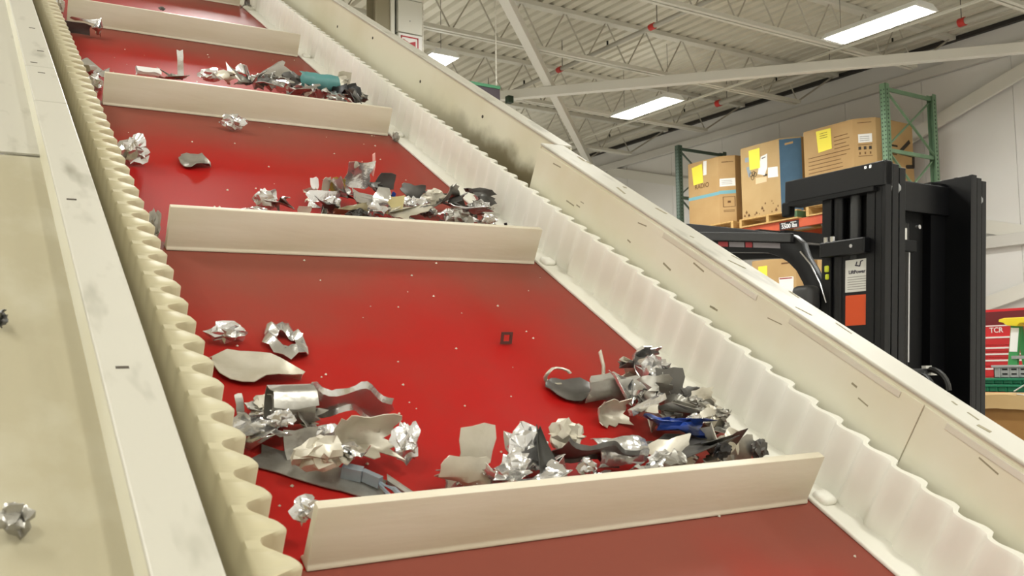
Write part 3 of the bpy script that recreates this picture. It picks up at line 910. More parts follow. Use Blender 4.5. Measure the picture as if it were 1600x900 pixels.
    (0.348, 3.186, 0.03, 0.0732, 0.0347, 'plate', 'dark2', 'a:dark flat scrap in front of the fourth cleat by the left sidewall'),
    (0.377, 3.182, 0.02, 0.0775, 0.0465, 'crumple', 'silver', 'a:shiny twisted scrap below the fourth cleat near the left sidewall'),
    (0.321, 3.414, 0.04, 0.0244, 0.0447, 'crumple', 'silver', 'a:shiny scrap wedged at the left end of the fourth cleat'),
    (0.62, 3.371, 0.085, 0.021, 0.0126, 'crumple', 'dark2', 'a:tiny dark bit behind the top edge of the fourth cleat'),
    (1.094, 4.144, 0.02, 0.0375, 0.0483, 'crumple', 'dull', 'a:tiny scrap at the right end of the fifth cleat'),
    (0.056, 0.665, 0.17, 0.0234, 0.0254, 'crumple', 'dull', 'L:dark-edged crumpled scrap on the cream side ledge in the lower left corner'),
    (0.059, 1.007, 0.17, 0.0093, 0.0146, 'crumple', 'dark2', 'L:small dark scrap on the cream side ledge at the left picture edge'),
    (0.734, 0.83, 0.039, 0.0319, 0.0204, 'crumple', 'silver', 'g:row along the lowest cleat'),
    (0.687, 0.847, 0.028, 0.0405, 0.0259, 'crumple', 'silver', 'g:row along the lowest cleat'),
    (0.868, 0.821, 0.041, 0.0494, 0.0316, 'crumple', 'dull', 'g:row along the lowest cleat'),
    (0.591, 0.828, 0.032, 0.0296, 0.0189, 'crumple', 'silver', 'g:row along the lowest cleat'),
    (0.929, 0.857, 0.023, 0.0477, 0.0306, 'crumple', 'silver', 'g:row along the lowest cleat'),
    (0.605, 0.818, 0.04, 0.0416, 0.0266, 'crumple', 'silver', 'g:row along the lowest cleat'),
    (1.017, 0.863, 0.022, 0.0408, 0.0261, 'crumple', 'silver', 'g:row along the lowest cleat'),
    (0.966, 0.829, 0.031, 0.04, 0.0256, 'crumple', 'silver', 'g:row along the lowest cleat'),
    (0.632, 0.842, 0.041, 0.0437, 0.028, 'crumple', 'silver', 'g:row along the lowest cleat'),
    (0.589, 0.853, 0.025, 0.0443, 0.0283, 'crumple', 'silver', 'g:row along the lowest cleat'),
    (0.977, 0.834, 0.032, 0.0514, 0.0329, 'crumple', 'dull', 'g:row along the lowest cleat'),
    (0.784, 0.84, 0.025, 0.0315, 0.0202, 'crumple', 'silver', 'g:row along the lowest cleat'),
    (0.858, 0.825, 0.036, 0.0493, 0.0315, 'crumple', 'silver', 'g:row along the lowest cleat'),
    (0.559, 0.852, 0.024, 0.0385, 0.0247, 'crumple', 'silver', 'g:row along the lowest cleat'),
    (1.001, 0.94, 0.056, 0.0302, 0.0193, 'crumple', 'dull', 'g:right heap of the lowest bay'),
    (1.045, 0.923, 0.031, 0.0435, 0.0278, 'crumple', 'dull', 'g:right heap of the lowest bay'),
    (1.018, 0.929, 0.051, 0.042, 0.0269, 'crumple', 'dull', 'g:right heap of the lowest bay'),
    (0.977, 1.086, 0.036, 0.0403, 0.0258, 'crumple', 'pale', 'g:right heap of the lowest bay'),
    (1.031, 0.909, 0.054, 0.0297, 0.019, 'crumple', 'dull', 'g:right heap of the lowest bay'),
    (0.92, 1.039, 0.038, 0.0353, 0.0226, 'crumple', 'silver', 'g:right heap of the lowest bay'),
    (0.974, 1.018, 0.032, 0.0424, 0.0271, 'crumple', 'dull', 'g:right heap of the lowest bay'),
    (1.026, 0.958, 0.051, 0.0412, 0.0264, 'crumple', 'pale', 'g:right heap of the lowest bay'),
    (0.99, 0.963, 0.033, 0.0444, 0.0284, 'crumple', 'dull', 'g:right heap of the lowest bay'),
    (1.032, 1.035, 0.034, 0.0446, 0.0285, 'crumple', 'dull', 'g:right heap of the lowest bay'),
    (0.989, 1.082, 0.032, 0.0379, 0.0242, 'crumple', 'pale', 'g:right heap of the lowest bay'),
    (0.958, 1.011, 0.034, 0.033, 0.0211, 'crumple', 'silver', 'g:right heap of the lowest bay'),
    (0.354, 1.015, 0.034, 0.0324, 0.0207, 'crumple', 'pale', 'g:left heap above the lowest cleat'),
    (0.376, 0.99, 0.041, 0.0303, 0.0194, 'crumple', 'dull', 'g:left heap above the lowest cleat'),
    (0.412, 0.985, 0.03, 0.0273, 0.0175, 'crumple', 'dull', 'g:left heap above the lowest cleat'),
    (0.409, 0.978, 0.038, 0.0355, 0.0227, 'crumple', 'dull', 'g:left heap above the lowest cleat'),
    (0.428, 0.967, 0.031, 0.0403, 0.0258, 'crumple', 'silver', 'g:left heap above the lowest cleat'),
    (0.433, 0.905, 0.038, 0.0271, 0.0174, 'crumple', 'silver', 'g:left heap above the lowest cleat'),
    (0.378, 1.05, 0.025, 0.0414, 0.0265, 'crumple', 'pale', 'g:left heap above the lowest cleat'),
    (0.404, 0.998, 0.025, 0.0328, 0.021, 'crumple', 'pale', 'g:left heap above the lowest cleat'),
    (0.891, 1.741, 0.045, 0.0356, 0.0228, 'crumple', 'dark2', 'g:heap behind the second cleat'),
    (1.132, 1.866, 0.041, 0.0521, 0.0334, 'crumple', 'dark2', 'g:heap behind the second cleat'),
    (0.954, 1.836, 0.042, 0.0578, 0.037, 'crumple', 'pale', 'g:heap behind the second cleat'),
    (0.692, 1.77, 0.03, 0.036, 0.023, 'crumple', 'dull', 'g:heap behind the second cleat'),
    (0.868, 1.821, 0.028, 0.0506, 0.0324, 'crumple', 'dark2', 'g:heap behind the second cleat'),
    (0.671, 1.753, 0.037, 0.0427, 0.0274, 'crumple', 'dark2', 'g:heap behind the second cleat'),
    (0.951, 1.848, 0.043, 0.0368, 0.0236, 'crumple', 'dark2', 'g:heap behind the second cleat'),
    (0.695, 1.8, 0.029, 0.0469, 0.03, 'crumple', 'silver', 'g:heap behind the second cleat'),
    (0.903, 1.75, 0.037, 0.0359, 0.023, 'crumple', 'dull', 'g:heap behind the second cleat'),
    (0.907, 1.818, 0.029, 0.0526, 0.0337, 'crumple', 'silver', 'g:heap behind the second cleat'),
    (0.957, 1.708, 0.043, 0.057, 0.0365, 'crumple', 'dull', 'g:heap behind the second cleat'),
    (1.132, 1.869, 0.036, 0.0406, 0.026, 'crumple', 'silver', 'g:heap behind the second cleat'),
    (0.842, 1.759, 0.03, 0.0569, 0.0364, 'crumple', 'silver', 'g:heap behind the second cleat'),
    (0.743, 1.864, 0.037, 0.0579, 0.0371, 'crumple', 'silver', 'g:heap behind the second cleat'),
    (0.855, 1.782, 0.044, 0.0431, 0.0276, 'crumple', 'silver', 'g:heap behind the second cleat'),
    (0.698, 1.86, 0.027, 0.0503, 0.0322, 'crumple', 'pale', 'g:heap behind the second cleat'),
    (1.021, 1.696, 0.049, 0.037, 0.0237, 'crumple', 'silver', 'g:heap behind the second cleat'),
    (1.034, 1.764, 0.051, 0.0434, 0.0277, 'crumple', 'silver', 'g:heap behind the second cleat'),
    (0.963, 2.684, 0.046, 0.0337, 0.0216, 'crumple', 'pale', 'g:heap behind the third cleat'),
    (1.006, 2.705, 0.073, 0.0552, 0.0353, 'crumple', 'pale', 'g:heap behind the third cleat'),
    (1.07, 2.665, 0.049, 0.0408, 0.0261, 'crumple', 'dark2', 'g:heap behind the third cleat'),
    (0.81, 2.642, 0.074, 0.0511, 0.0327, 'crumple', 'dull', 'g:heap behind the third cleat'),
    (0.771, 2.641, 0.063, 0.0415, 0.0265, 'crumple', 'dark2', 'g:heap behind the third cleat'),
    (0.896, 2.751, 0.041, 0.0408, 0.0261, 'crumple', 'silver', 'g:heap behind the third cleat'),
    (0.763, 2.669, 0.067, 0.0356, 0.0228, 'crumple', 'silver', 'g:heap behind the third cleat'),
    (1.013, 2.546, 0.077, 0.0538, 0.0344, 'crumple', 'dark2', 'g:heap behind the third cleat'),
    (1.038, 2.817, 0.047, 0.0525, 0.0336, 'crumple', 'dark2', 'g:heap behind the third cleat'),
    (0.98, 2.635, 0.055, 0.0479, 0.0307, 'crumple', 'silver', 'g:heap behind the third cleat'),
    (1.026, 2.662, 0.059, 0.0525, 0.0336, 'crumple', 'silver', 'g:heap behind the third cleat'),
    (0.872, 2.66, 0.047, 0.053, 0.0339, 'crumple', 'silver', 'g:heap behind the third cleat'),
]


def grid_sheet(nu, nv, rng, jag=0.12):
    pts = []
    bl = [1 + rng.uniform(-jag, jag) * 2 for _ in range(nu + nv + 10)]
    for j in range(nv):
        for i in range(nu):
            u = i / (nu - 1) - 0.5
            v = j / (nv - 1) - 0.5
            edge = max(abs(u), abs(v)) * 2
            s = 1 + (rng.uniform(-jag, jag) * 1.6 if edge > 0.99 else rng.uniform(-0.02, 0.02))
            pts.append(Vector((u * s, v * s, 0)))
    fs = [(j * nu + i, j * nu + i + 1, (j + 1) * nu + i + 1, (j + 1) * nu + i) for j in range(nv - 1) for i in range(nu - 1)]
    return pts, fs

def fold(pts, rng, ang, off=0.35):
    th = rng.uniform(0, math.pi)
    d = Vector((math.cos(th), math.sin(th), rng.uniform(-0.2, 0.2))).normalized()
    o = Vector((rng.uniform(-off, off), rng.uniform(-off, off), 0))
    nrm = Vector((-d.y, d.x, 0)).normalized()
    rot = Matrix.Rotation(ang, 3, d)
    return [o + rot @ (p - o) if (p - o).dot(nrm) > 0 else p for p in pts]

def piece(kind, pwid, phei, seed):
    """points in (x across, y up in view, z towards viewer), faces, thickness"""
    rng = random.Random(seed)
    th = 0.0011
    if kind == 'lump':
        bm = bmesh.new()
        bmesh.ops.create_icosphere(bm, subdivisions=3, radius=0.5)
        bm.verts.ensure_lookup_table()
        off = Vector((rng.uniform(-50, 50), rng.uniform(-50, 50), rng.uniform(-50, 50)))
        p = []
        st = Vector((rng.uniform(0.8, 1.5), rng.uniform(0.6, 1.1), rng.uniform(0.4, 0.8)))
        for v in bm.verts:
            d = v.co.normalized()
            r_ = 0.5 - 0.42 * abs(mnoise.noise(d * 1.6 + off)) + 0.10 * mnoise.noise(d * 3.1 - off)
            q = d * r_ + mnoise.noise_vector(d * 1.7 + off * 2) * 0.20 + mnoise.noise_vector(d * 4.5 + off) * 0.05
            p.append(Vector((q.x * st.x, q.y * st.y, q.z * st.z)))
        f = [tuple(v.index for v in fc.verts) for fc in bm.faces]
        bm.free()
        m = MB()
        m.v, m.f = [tuple(q) for q in p], f
        return m, None
    if kind == 'crumple':
        p, f = grid_sheet(9, 9, rng, 0.09)
        for _ in range(6):
            p = fold(p, rng, rng.choice((-1, 1)) * rng.uniform(0.5, 1.7))
        a1, a2, a3 = rng.uniform(5, 9), rng.uniform(5, 9), rng.uniform(0, 6)
        for q in p:
            q += Vector((rng.uniform(-1, 1), rng.uniform(-1, 1), rng.uniform(-1, 1))) * 0.016
            q += Vector((0.05 * math.sin(a1 * q.y + a3), 0.05 * math.sin(a2 * q.x), 0.07 * math.sin(a1 * q.x + a2 * q.y + a3)))
    elif kind in ('plate', 'spike'):
        p, f = grid_sheet(4, 4, rng, 0.12)
        if kind == 'spike':
            p = [Vector((q.x * (0.62 - q.y), q.y, 0.25 * abs(q.x))) for q in p]
        p = fold(p, rng, rng.uniform(0.2, 0.5))
    elif kind == 'fold':
        p, f = grid_sheet(6, 6, rng, 0.14)
        for _ in range(3):
            p = fold(p, rng, rng.choice((-1, 1)) * rng.uniform(0.5, 1.2))
    elif kind == 'leaf':
        p, f = grid_sheet(9, 5, rng, 0.05)
        p = [Vector((q.x, (q.y * ((1 - abs(2 * q.x) ** 5 * 0.75) if q.x < 0.02 else max(0.03, 1 - 2 * q.x) ** 0.8)) - 0.1 * q.x, 0.035 * math.sin(9 * q.x) + 0.28 * abs(q.y) * (1 if q.x > 0.05 else 0.4) + rng.uniform(-0.008, 0.008))) for q in p]
    elif kind in ('wave', 'scroll'):
        p, f = grid_sheet(15, 5, rng, 0.06)
        a = 0.11 if kind == 'wave' else 0.05
        p = [Vector((q.x, q.y * 0.62 + a * math.sin(9 * q.x + 0.8) * 1.2, 0.22 * math.cos(9 * q.x) * 0.6 + (0.3 * math.sin(4 * q.y)))) for q in p]
        if kind == 'scroll':
            p = [Vector((q.x, 0.30 * math.sin(5.2 * q.y), 0.25 * math.cos(5.2 * q.y) + 0.06 * math.sin(8 * q.x))) for q in p]
    elif kind == 'cup':
        p, f = grid_sheet(9, 8, rng, 0.12)
        p = [Vector((q.x, q.y, 1.5 * (q.x * q.x + q.y * q.y) + 0.10 * math.sin(9 * q.x + 5 * q.y) * math.cos(7 * q.y) + rng.uniform(-0.05, 0.05))) for q in p]
    elif kind == 'roll':
        p, f = grid_sheet(5, 15, rng, 0.06)
        p = [Vector((q.x, (0.28 - 0.12 * (q.y + 0.5)) * math.sin(8.2 * (q.y + 0.5)), (0.28 - 0.12 * (q.y + 0.5)) * math.cos(8.2 * (q.y + 0.5)))) for q in p]
    elif kind in ('strip', 'strip2'):
        p, f = grid_sheet(3, 9, rng, 0.05)
        p = [Vector((q.x, q.y, 0.05 * math.sin(6 * q.y))) for q in p]
        if kind == 'strip2':
            p = [Vector((q.y, q.x, q.z * 0.5)) for q in p]
    elif kind == 'longplate':
        p, f = grid_sheet(9, 4, rng, 0.05)
        p = [Vector((q.x, q.y, 0.10 * abs(q.y) + 0.03 * q.x * q.x)) for q in p]
    elif kind in ('rod', 'rodup', 'bar'):
        m = MB()
        if kind == 'bar':
            m.bar((-0.5, 0, 0), (0.5, 0.0, 0.0), 0.35, 0.35)
        else:
            m.tube([(0, -0.5, 0), (0.12, -0.1, 0.05), (0.0, 0.25, 0.02), (-0.08, 0.5, 0.0)], 0.22 if kind == 'rod' else 0.18, 7)
        return m, None
    elif kind == 'chain':
        m = MB()
        m.bar((-0.5, 0.28, 0), (-0.22, 0.25, 0.02), 0.16, 0.22).bar((-0.22, 0.25, 0.02), (0.05, 0.1, 0.04), 0.1, 0.2)
        m.tube([(0.02, 0.12, 0.03), (0.25, -0.02, 0.05), (0.45, -0.25, 0.02), (0.5, -0.42, 0.0), (0.36, -0.36, 0.0), (0.2, -0.2, 0.02)], 0.045, 6, closed=True)
        return m, None
    elif kind == 'ring':
        m = MB()
        m.tube([(0.5 * math.cos(a) * 0.9, 0.45 * math.sin(a), 0.1 * math.sin(3 * a)) for a in [0.3 + i * 0.42 for i in range(12)]], 0.07, 6)
        return m, None
    elif kind == 'frame':
        m = MB()
        for a, b in (((-0.5, -0.5), (0.5, -0.28)), ((-0.5, 0.28), (0.5, 0.5)), ((-0.5, -0.28), (-0.28, 0.28)), ((0.28, -0.28), (0.5, 0.28))):
            m.box((a[0], a[1], 0), (b[0], b[1], 0.12))
        return m, None
    elif kind == 'donut':
        p, f = [], []
        n = 18
        for i in range(n):
            a = 2 * math.pi * i / n
            for j, rr in enumerate((0.2, 0.36, 0.5)):
                r2 = rr * (1 + rng.uniform(-0.16, 0.16))
                p.append(Vector((r2 * math.cos(a), r2 * math.sin(a), rng.uniform(0, 0.22) + (0.1 if j == 1 else 0))))
        for i in range(n):
            k2 = (i + 1) % n
            for j in range(2):
                f.append((i * 3 + j, k2 * 3 + j, k2 * 3 + j + 1, i * 3 + j + 1))
    return (p, f), th

FLAT = {'leaf', 'longplate', 'donut', 'strip2', 'chain', 'rod'}
ANGLE = {'longplate': -36, 'leaf': -20, 'bar': 20, 'wave': -9, 'rod': 20, 'strip': 6, 'chain': -28}

def make_scrap():
    seed = 100
    heaps = {}
    for (l, wv, n0, pwid, phei, kind, mname, lab) in SCRAP:
        seed += 1
        rng = random.Random(seed * 7)
        elev = math.atan2(HB - n0, max(0.4, wv))
        if kind == 'crumple' and ((seed % 2 == 0 and pwid < 0.06) or 'shiny crumpled' in lab or 'wedged' in lab):
            kind = 'lump'
        g, th = piece(kind, pwid, phei, seed)
        if isinstance(g, MB):
            pts, fs = [Vector(p) for p in g.v], g.f
        else:
            pts, fs = g
        mn = [min(p[i] for p in pts) for i in range(3)]
        mx = [max(p[i] for p in pts) for i in range(3)]
        ang = math.radians(ANGLE.get(kind, 0))
        if 'dark pointed sheet' in lab:
            ang = math.radians(-14)
        ca, sa = abs(math.cos(ang)), abs(math.sin(ang))
        ex, ey = max(mx[0] - mn[0], 1e-6), max(mx[1] - mn[1], 1e-6)
        if kind == 'longplate':
            tw, tht = pwid, pwid * 0.17
        elif kind == 'rod':
            tw, tht = 0.012, phei * 1.1
        else:
            tw, tht = pwid, phei
        flat = kind in FLAT
        grow = {'crumple': 1.3, 'lump': 1.15, 'fold': 1.05, 'frame': 0.95}.get(kind, 1.1)
        sx = tw * grow / ex
        sy = tht * grow / ey * ((1 / max(0.3, math.sin(elev))) if flat else 1.0)
        sz = (sx + sy) / 2 if not flat else min(sx, sy)
        if kind == 'lump':
            sz = min(sx, sy)
        if kind in ('rod', 'rodup'):
            sx = sz = max(sx, 0.012)
        if kind in ('bar',):
            sy = sz = sx * 0.4
        cx, cy, cz = [(a + b) / 2 for a, b in zip(mn, mx)]
        tilt = elev * rng.uniform(0.5, 1.3) if not flat else 0
        out = []
        for p in pts:
            x, y, z = (p.x - cx) * sx, (p.y - cy) * sy, (p.z - cz) * sz
            x, y = x * math.cos(ang) - y * math.sin(ang), x * math.sin(ang) + y * math.cos(ang)
            if flat:
                out.append(Vector((x, y, z)))
            else:
                ll = x
                ww = y * math.sin(tilt) - z * math.cos(tilt)
                nn = y * math.cos(tilt) + z * math.sin(tilt)
                out.append(Vector((ll, ww, nn)))
        lo = min(p.z for p in out)
        ledge = lab[0] == 'L'
        base = 0.1505 if ledge else 0.0005
        c = n0
        if flat or n0 < 0.035 or ledge:
            c = base - lo + 0.0012
        elif c + lo < base:
            c = base - lo + 0.0012
        # keep the piece on the uphill side of the cleat it leans on, and between the sidewalls
        lw = min(p.y for p in out) + wv
        shift = 0.0
        if not ledge:
            for cw in CW:
                if cw - 0.10 < wv < cw + 0.13 and wv > cw - 0.01 and lw < cw + 0.032 and 0.30 < l:
                    shift = cw + 0.032 - lw
        rl = max(p.x for p in out) + l
        shl = 0.0
        if rl > 1.118 and not ledge:
            shl = 1.118 - rl
        ll_ = min(p.x for p in out) + l
        lim = 0.316 if flat else 0.292
        if ll_ < lim and not ledge:
            shl = lim - ll_
        me = bpy.data.meshes.new('metal_scrap')
        me.from_pydata([tuple(p) for p in out], [], [tuple(f) for f in fs])
        bm = bmesh.new()
        bm.from_mesh(me)
        bmesh.ops.recalc_face_normals(bm, faces=bm.faces)
        bm.to_mesh(me)
        bm.free()
        if th:                            # real sheet thickness: a second skin one millimetre behind the first, rim closed
            nv = len(me.vertices)
            co = [v.co.copy() for v in me.vertices]
            nr = [v.normal.copy() for v in me.vertices]
            fl = [tuple(q.vertices) for q in me.polygons]
            cnt = {}
            for q in fl:
                for i in range(len(q)):
                    e = (q[i], q[(i + 1) % len(q)])
                    cnt[e] = 1
            vs = [tuple(c + n_ * th * 0.5) for c, n_ in zip(co, nr)] + [tuple(c - n_ * th * 0.5) for c, n_ in zip(co, nr)]
            f2 = list(fl) + [tuple(i + nv for i in reversed(q)) for q in fl]
            for (i, j) in cnt:
                if (j, i) not in cnt:
                    f2.append((j, i, i + nv, j + nv))
            me2 = bpy.data.meshes.new('metal_scrap')
            me2.from_pydata(vs, [], f2)
            bpy.data.meshes.remove(me)
            me = me2
        for pl in me.polygons:
            pl.use_smooth = True
        me.set_sharp_from_angle(angle=math.radians(32 if kind == 'lump' else 48))
        me.materials.append(MATS[mname])
        o = bpy.data.objects.new('metal_scrap', me)
        C.objects.link(o)
        o.matrix_world = CM @ Matrix.Translation((l + shl, wv + shift, c))
        if lab[0] == 'g':
            where = lab[2:]
            look = {'silver': 'bright silver', 'dull': 'dull grey', 'pale': 'pale beige', 'dark2': 'dark grey', 'dark': 'blackish'}.get(mname, mname)
            heaps.setdefault((look, where), []).append((l + shl, o))
            o['group'] = 'crumpled scraps, ' + where
        else:
            o['label'] = lab[2:]
            o['group'] = 'shredded metal on the side ledge' if ledge else 'single scraps on the belt'
        o['category'] = 'metal scrap'
    order = ('leftmost', 'second from left', 'third from left', 'fourth from left', 'fifth from left', 'sixth from left', 'seventh from left', 'eighth from left',
             'ninth from left', 'tenth from left', 'eleventh from left', 'twelfth from left', 'thirteenth from left', 'fourteenth from left', 'fifteenth from left', 'sixteenth from left',
             'seventeenth from left', 'eighteenth from left', 'nineteenth from left', 'twentieth from left')
    for (look, where), lst in heaps.items():
        lst.sort(key=lambda t: t[0])
        for i, (_, o) in enumerate(lst):
            o['label'] = ('small %s crumpled scrap in the %s' % (look, where)) if len(lst) == 1 else ('%s of the %s scraps in the %s' % (order[i], look, where))
make_scrap()

# pale grit specks on the belt: too many and too small to count
def grit():
    rng = random.Random(31)
    mb = MB()
    for i in range(130):
        l, wv = rng.uniform(0.33, 1.07), rng.uniform(0.55, 3.3)
        s = rng.uniform(0.0012, 0.003)
        mb.add([(l - s, wv, 0.0008), (l, wv - s, 0.0008), (l + s, wv, 0.0008), (l, wv + s, 0.0008), (l, wv, 0.0008 + s)], [(0, 1, 4), (1, 2, 4), (2, 3, 4), (3, 0, 4), (3, 2, 1, 0)])
    o = mb.build('grit', 'pale', None)
    o.matrix_world = CM
    tag(o, 'fine pale grit specks scattered over the red belt', 'grit', kind='stuff')
grit()

# ================================================================ pallet rack
XF, XR = 10.03, 10.98
rack = thing('pallet_rack', 'green pallet rack with orange beams carrying cardboard bulk boxes', 'rack', (0, 0, 0))
def upright(y, material, top):
    posts = []
    for x in (XF, XR):
        m = MB()
        m.box((x, y - 0.042, 0), (x + 0.075, y - 0.038, top)).box((x, y + 0.038, 0), (x + 0.075, y + 0.042, top))
        m.box((x, y - 0.042, 0), (x + 0.004, y + 0.042, top)) if x == XF else m.box((x + 0.071, y - 0.042, 0), (x + 0.075, y + 0.042, top))
        m.box((x - 0.03, y - 0.07, 0), (x + 0.105, y + 0.07, 0.008))
        p = m.build('post', material, rack)
        h = MB()
        z = Z(0.2)
        while z < top - 0.05:
            if x == XF:
                for s in (-0.02, 0.02):
                    h.box((x - 0.0012, y + s - 0.006, z), (x, y + s + 0.006, z + 0.018))
            h.box((x + 0.03, y - 0.0432, z), (x + 0.045, y - 0.042, z + 0.022))
            z += 0.0508
        tag(h.build('hole_row', 'hole_dark', p), kind='stuff')
    bars = []
    zz = top - 0.06
    levels = [Z(3.38), Z(3.0), Z(2.62), Z(2.2), Z(1.8), Z(1.3), Z(0.8), Z(0.3), Z(-0.2), Z(-0.7), Z(-1.2)]
    for i, z in enumerate(levels):
        if i % 2 == 0:
            MB().bar((XF + 0.06, y, z), (XR + 0.015, y, z), 0.03, 0.045).build('frame_brace', material, rack)
    for i in range(0, 10, 2):
        MB().bar((XF + 0.06, y - 0.018, levels[i] - 0.04), (XR + 0.015, y - 0.018, levels[i + 2] + 0.03), 0.012, 0.032, up=(0, 1, 0)).build('frame_brace', material, rack)
        MB().bar((XF + 0.06, y + 0.018, levels[i + 2] + 0.04), (XR + 0.015, y + 0.018, levels[i] - 0.04), 0.012, 0.032, up=(0, 1, 0)).build('frame_brace', material, rack)
upright(7.19, 'rack_green', Z(3.44))
upright(10.86, 'rack_green_dark', Z(3.43))
for zt in (1.965, 0.33):
    for x in (XF - 0.008, XR + 0.04):
        MB().box((x, 7.235, Z(zt - 0.115)), (x + 0.05, 10.815, Z(zt))).build('beam', 'beam_orange', rack, bevel=0.004)
plate_ = box('load_plate', (XF - 0.0125, 8.54, Z(1.850)), (XF - 0.008, 8.87, Z(1.948)), 'plate_black', rack)
text('load_text', '5500 lbs', 0.078, 'plate_print', plate_, face_mtx((XF - 0.0135, 8.70, Z(1.885)), (0, -1, 0), (0, 0, 1)), 0.0006, 0.0018)
for ya, yb_ in ((8.84, 8.76), (8.68, 8.58)):
    box('load_line', (XF - 0.0135, yb_, Z(1.925)), (XF - 0.0125, ya, Z(1.937)), 'plate_print', plate_)
# beam clips
for zt in (1.965,):
    for y in (7.225, 10.825):
        box('beam_clip', (XF - 0.012, y - 0.02, Z(zt - 0.18)), (XF + 0.05, y + 0.02, Z(zt + 0.03)), 'beam_orange', rack)

# ---------------------------------------------------------------- pallets
def pallet(label, yl, yr, x0, x1, z0, hgt=0.13, blocks='wood', group='pallets on the rack'):
    """yl > yr; z0 relative bottom"""
    p = thing('wooden_pallet', label, 'pallet', (x0, yr, Z(z0)), group)
    Wd, Dp = yl - yr, x1 - x0
    nb = 7
    bw_ = 0.09
    # stringers run across the beam direction (along x), boards along y
    for i in range(3):
        y = i * (Wd - 0.045) / 2
        box('stringer', (0, y, 0.018), (Dp, y + 0.045, hgt - 0.018), blocks if i == 0 else 'wood', p)
    for i in range(nb):
        x = i * (Dp - bw_) / (nb - 1)
        box('deck_board', (x, 0, hgt - 0.018), (x + bw_, Wd, hgt), 'wood', p)
    for i in range(3):
        x = i * (Dp - bw_) / 2
        box('base_board', (x, 0, 0), (x + bw_, Wd, 0.018), 'wood', p)
    return p
PT = 1.966
pallet('wooden pallet under the box with the blue strap', 10.66, 9.70, 10.0, 11.05, PT)
pallet('wooden pallet with a green stringer end under the box with the dark blue corner', 9.56, 8.53, 9.98, 11.05, PT, 0.12, 'wood_green')
pallet('lower wooden pallet of the pair under the box with the black angular mark', 8.40, 7.35, 10.0, 11.05, PT, 0.14)
pallet('upper wooden pallet of the pair under the box with the black angular mark', 8.39, 7.35, 10.02, 11.05, PT + 0.1405, 0.14)
pallet('wooden pallet under the lower box behind the forklift guard', 9.48, 8.45, 10.0, 11.05, 0.332)
pallet('wooden pallet under the lower box hidden behind the forklift mast', 8.35, 7.32, 10.0, 11.05, 0.332)

# ---------------------------------------------------------------- octagonal cardboard bulk boxes
class Gaylord:
    def __init__(self, label, yl, yr, cy, cx, z0, z1, depth=1.0, m='cardboard'):
        """front face from yl (left) to yr+cy, chamfer to yr; z relative"""
        self.xf, self.yl, self.yr, self.cy, self.cx = XF, yl, yr, cy, cx
        self.o = thing('bulk_box', label, 'cardboard box', (0, 0, 0), 'cardboard bulk boxes on the rack')
        x0, x1 = XF, XF + depth
        L = yl + cy * 0.6
        out = [(x0, yl), (x0, yr + cy), (x0 + cx, yr), (x1 - cx, yr), (x1, yr + cy), (x1, yl), (x1 - cx, L), (x0 + cx, L)]
        self.body = MB().prism(out, Z(z0), Z(z1) - 0.012).build('carton_body', m, self.o, bevel=0.004)
        lid = [(x + (0.004 if x < (x0 + x1) / 2 else -0.004), y) for x, y in out]
        MB().prism(lid, Z(z1) - 0.012, Z(z1)).build('carton_lid', m, self.o)
    def quadA(self, name, pts, m, t=0.002, parent=None):
        return MB().prism([(y, Z(z)) for y, z in pts], self.xf - t, self.xf - t + 0.0018, ax=0).build(name, m, parent or self.body)
    def _B(self, t, z, off):
        d = Vector((self.cx, -self.cy, 0)).normalized()
        n = Vector((-self.cy, -self.cx, 0)).normalized()
        return Vector((self.xf + self.cx * t, self.yr + self.cy * (1 - t), Z(z))) + n * off
    def quadB(self, name, pts, m, t=0.002):
        n = len(pts)
        vs = [self._B(a, z, t - 0.0018) for a, z in pts] + [self._B(a, z, t) for a, z in pts]
        fs = [tuple(range(n - 1, -1, -1)), tuple(range(n, 2 * n))] + [(i, (i + 1) % n, n + (i + 1) % n, n + i) for i in range(n)]
        return MB().add(vs, fs).build(name, m, self.body)
    def rectB(self, name, a0, a1, z0, z1, m, t=0.002):
        return self.quadB(name, [(a0, z1), (a1, z1), (a1, z0), (a0, z0)], m, t)
    def quadC(self, name, pts, m, t=0.002):
        return MB().prism([(x, Z(z)) for x, z in pts], self.yr - t, self.yr - t + 0.0018, ax=1).build(name, m, self.body)

g1 = Gaylord('cardboard bulk box with a light blue strap, leftmost on the rack', 10.62, 9.80, 0.19, 0.15, 2.098, 3.085)
g1.quadA('yellow_note', [(10.538, 3.01), (10.318, 3.037), (10.303, 2.754), (10.508, 2.741)], 'paper_yellow', 0.004)
g1.quadA('white_tape', [(10.29, 3.07), (10.223, 3.067), (10.232, 2.857), (10.299, 2.859)], 'paper_white')
g1.quadA('strap', [(10.62, 2.565), (9.99, 2.565), (9.99, 2.518), (10.62, 2.518)], 'strap_blue')
g1.rectB('strap', 0.0, 1.0, 2.525, 2.575, 'strap_blue')
text('box_lettering', 'RADIO', 0.098, 'card_print', g1.body, face_mtx((XF - 0.002, 10.335, Z(2.703)), (0, -1, 0), (0, 0, 1)), 0.0006)
g1.rectB('white_label', 0.06, 0.98, 2.635, 2.75, 'paper_white')
for z in (2.665, 2.69, 2.715):
    g1.rectB('label_line', 0.16, 0.8, z, z + 0.007, 'print_grey', 0.0032)
for a0, a1, z0, z1 in ((0.22, 0.95, 2.475, 2.482), (0.22, 0.95, 2.33, 2.337), (0.22, 0.26, 2.33, 2.482), (0.91, 0.95, 2.33, 2.482), (0.5, 0.68, 2.39, 2.42)):
    g1.rectB('box_print', a0, a1, z0, z1, 'card_print')
for z in (2.26, 2.28, 2.99):
    g1.rectB('box_print', 0.25, 0.9, z, z + 0.007, 'card_print')
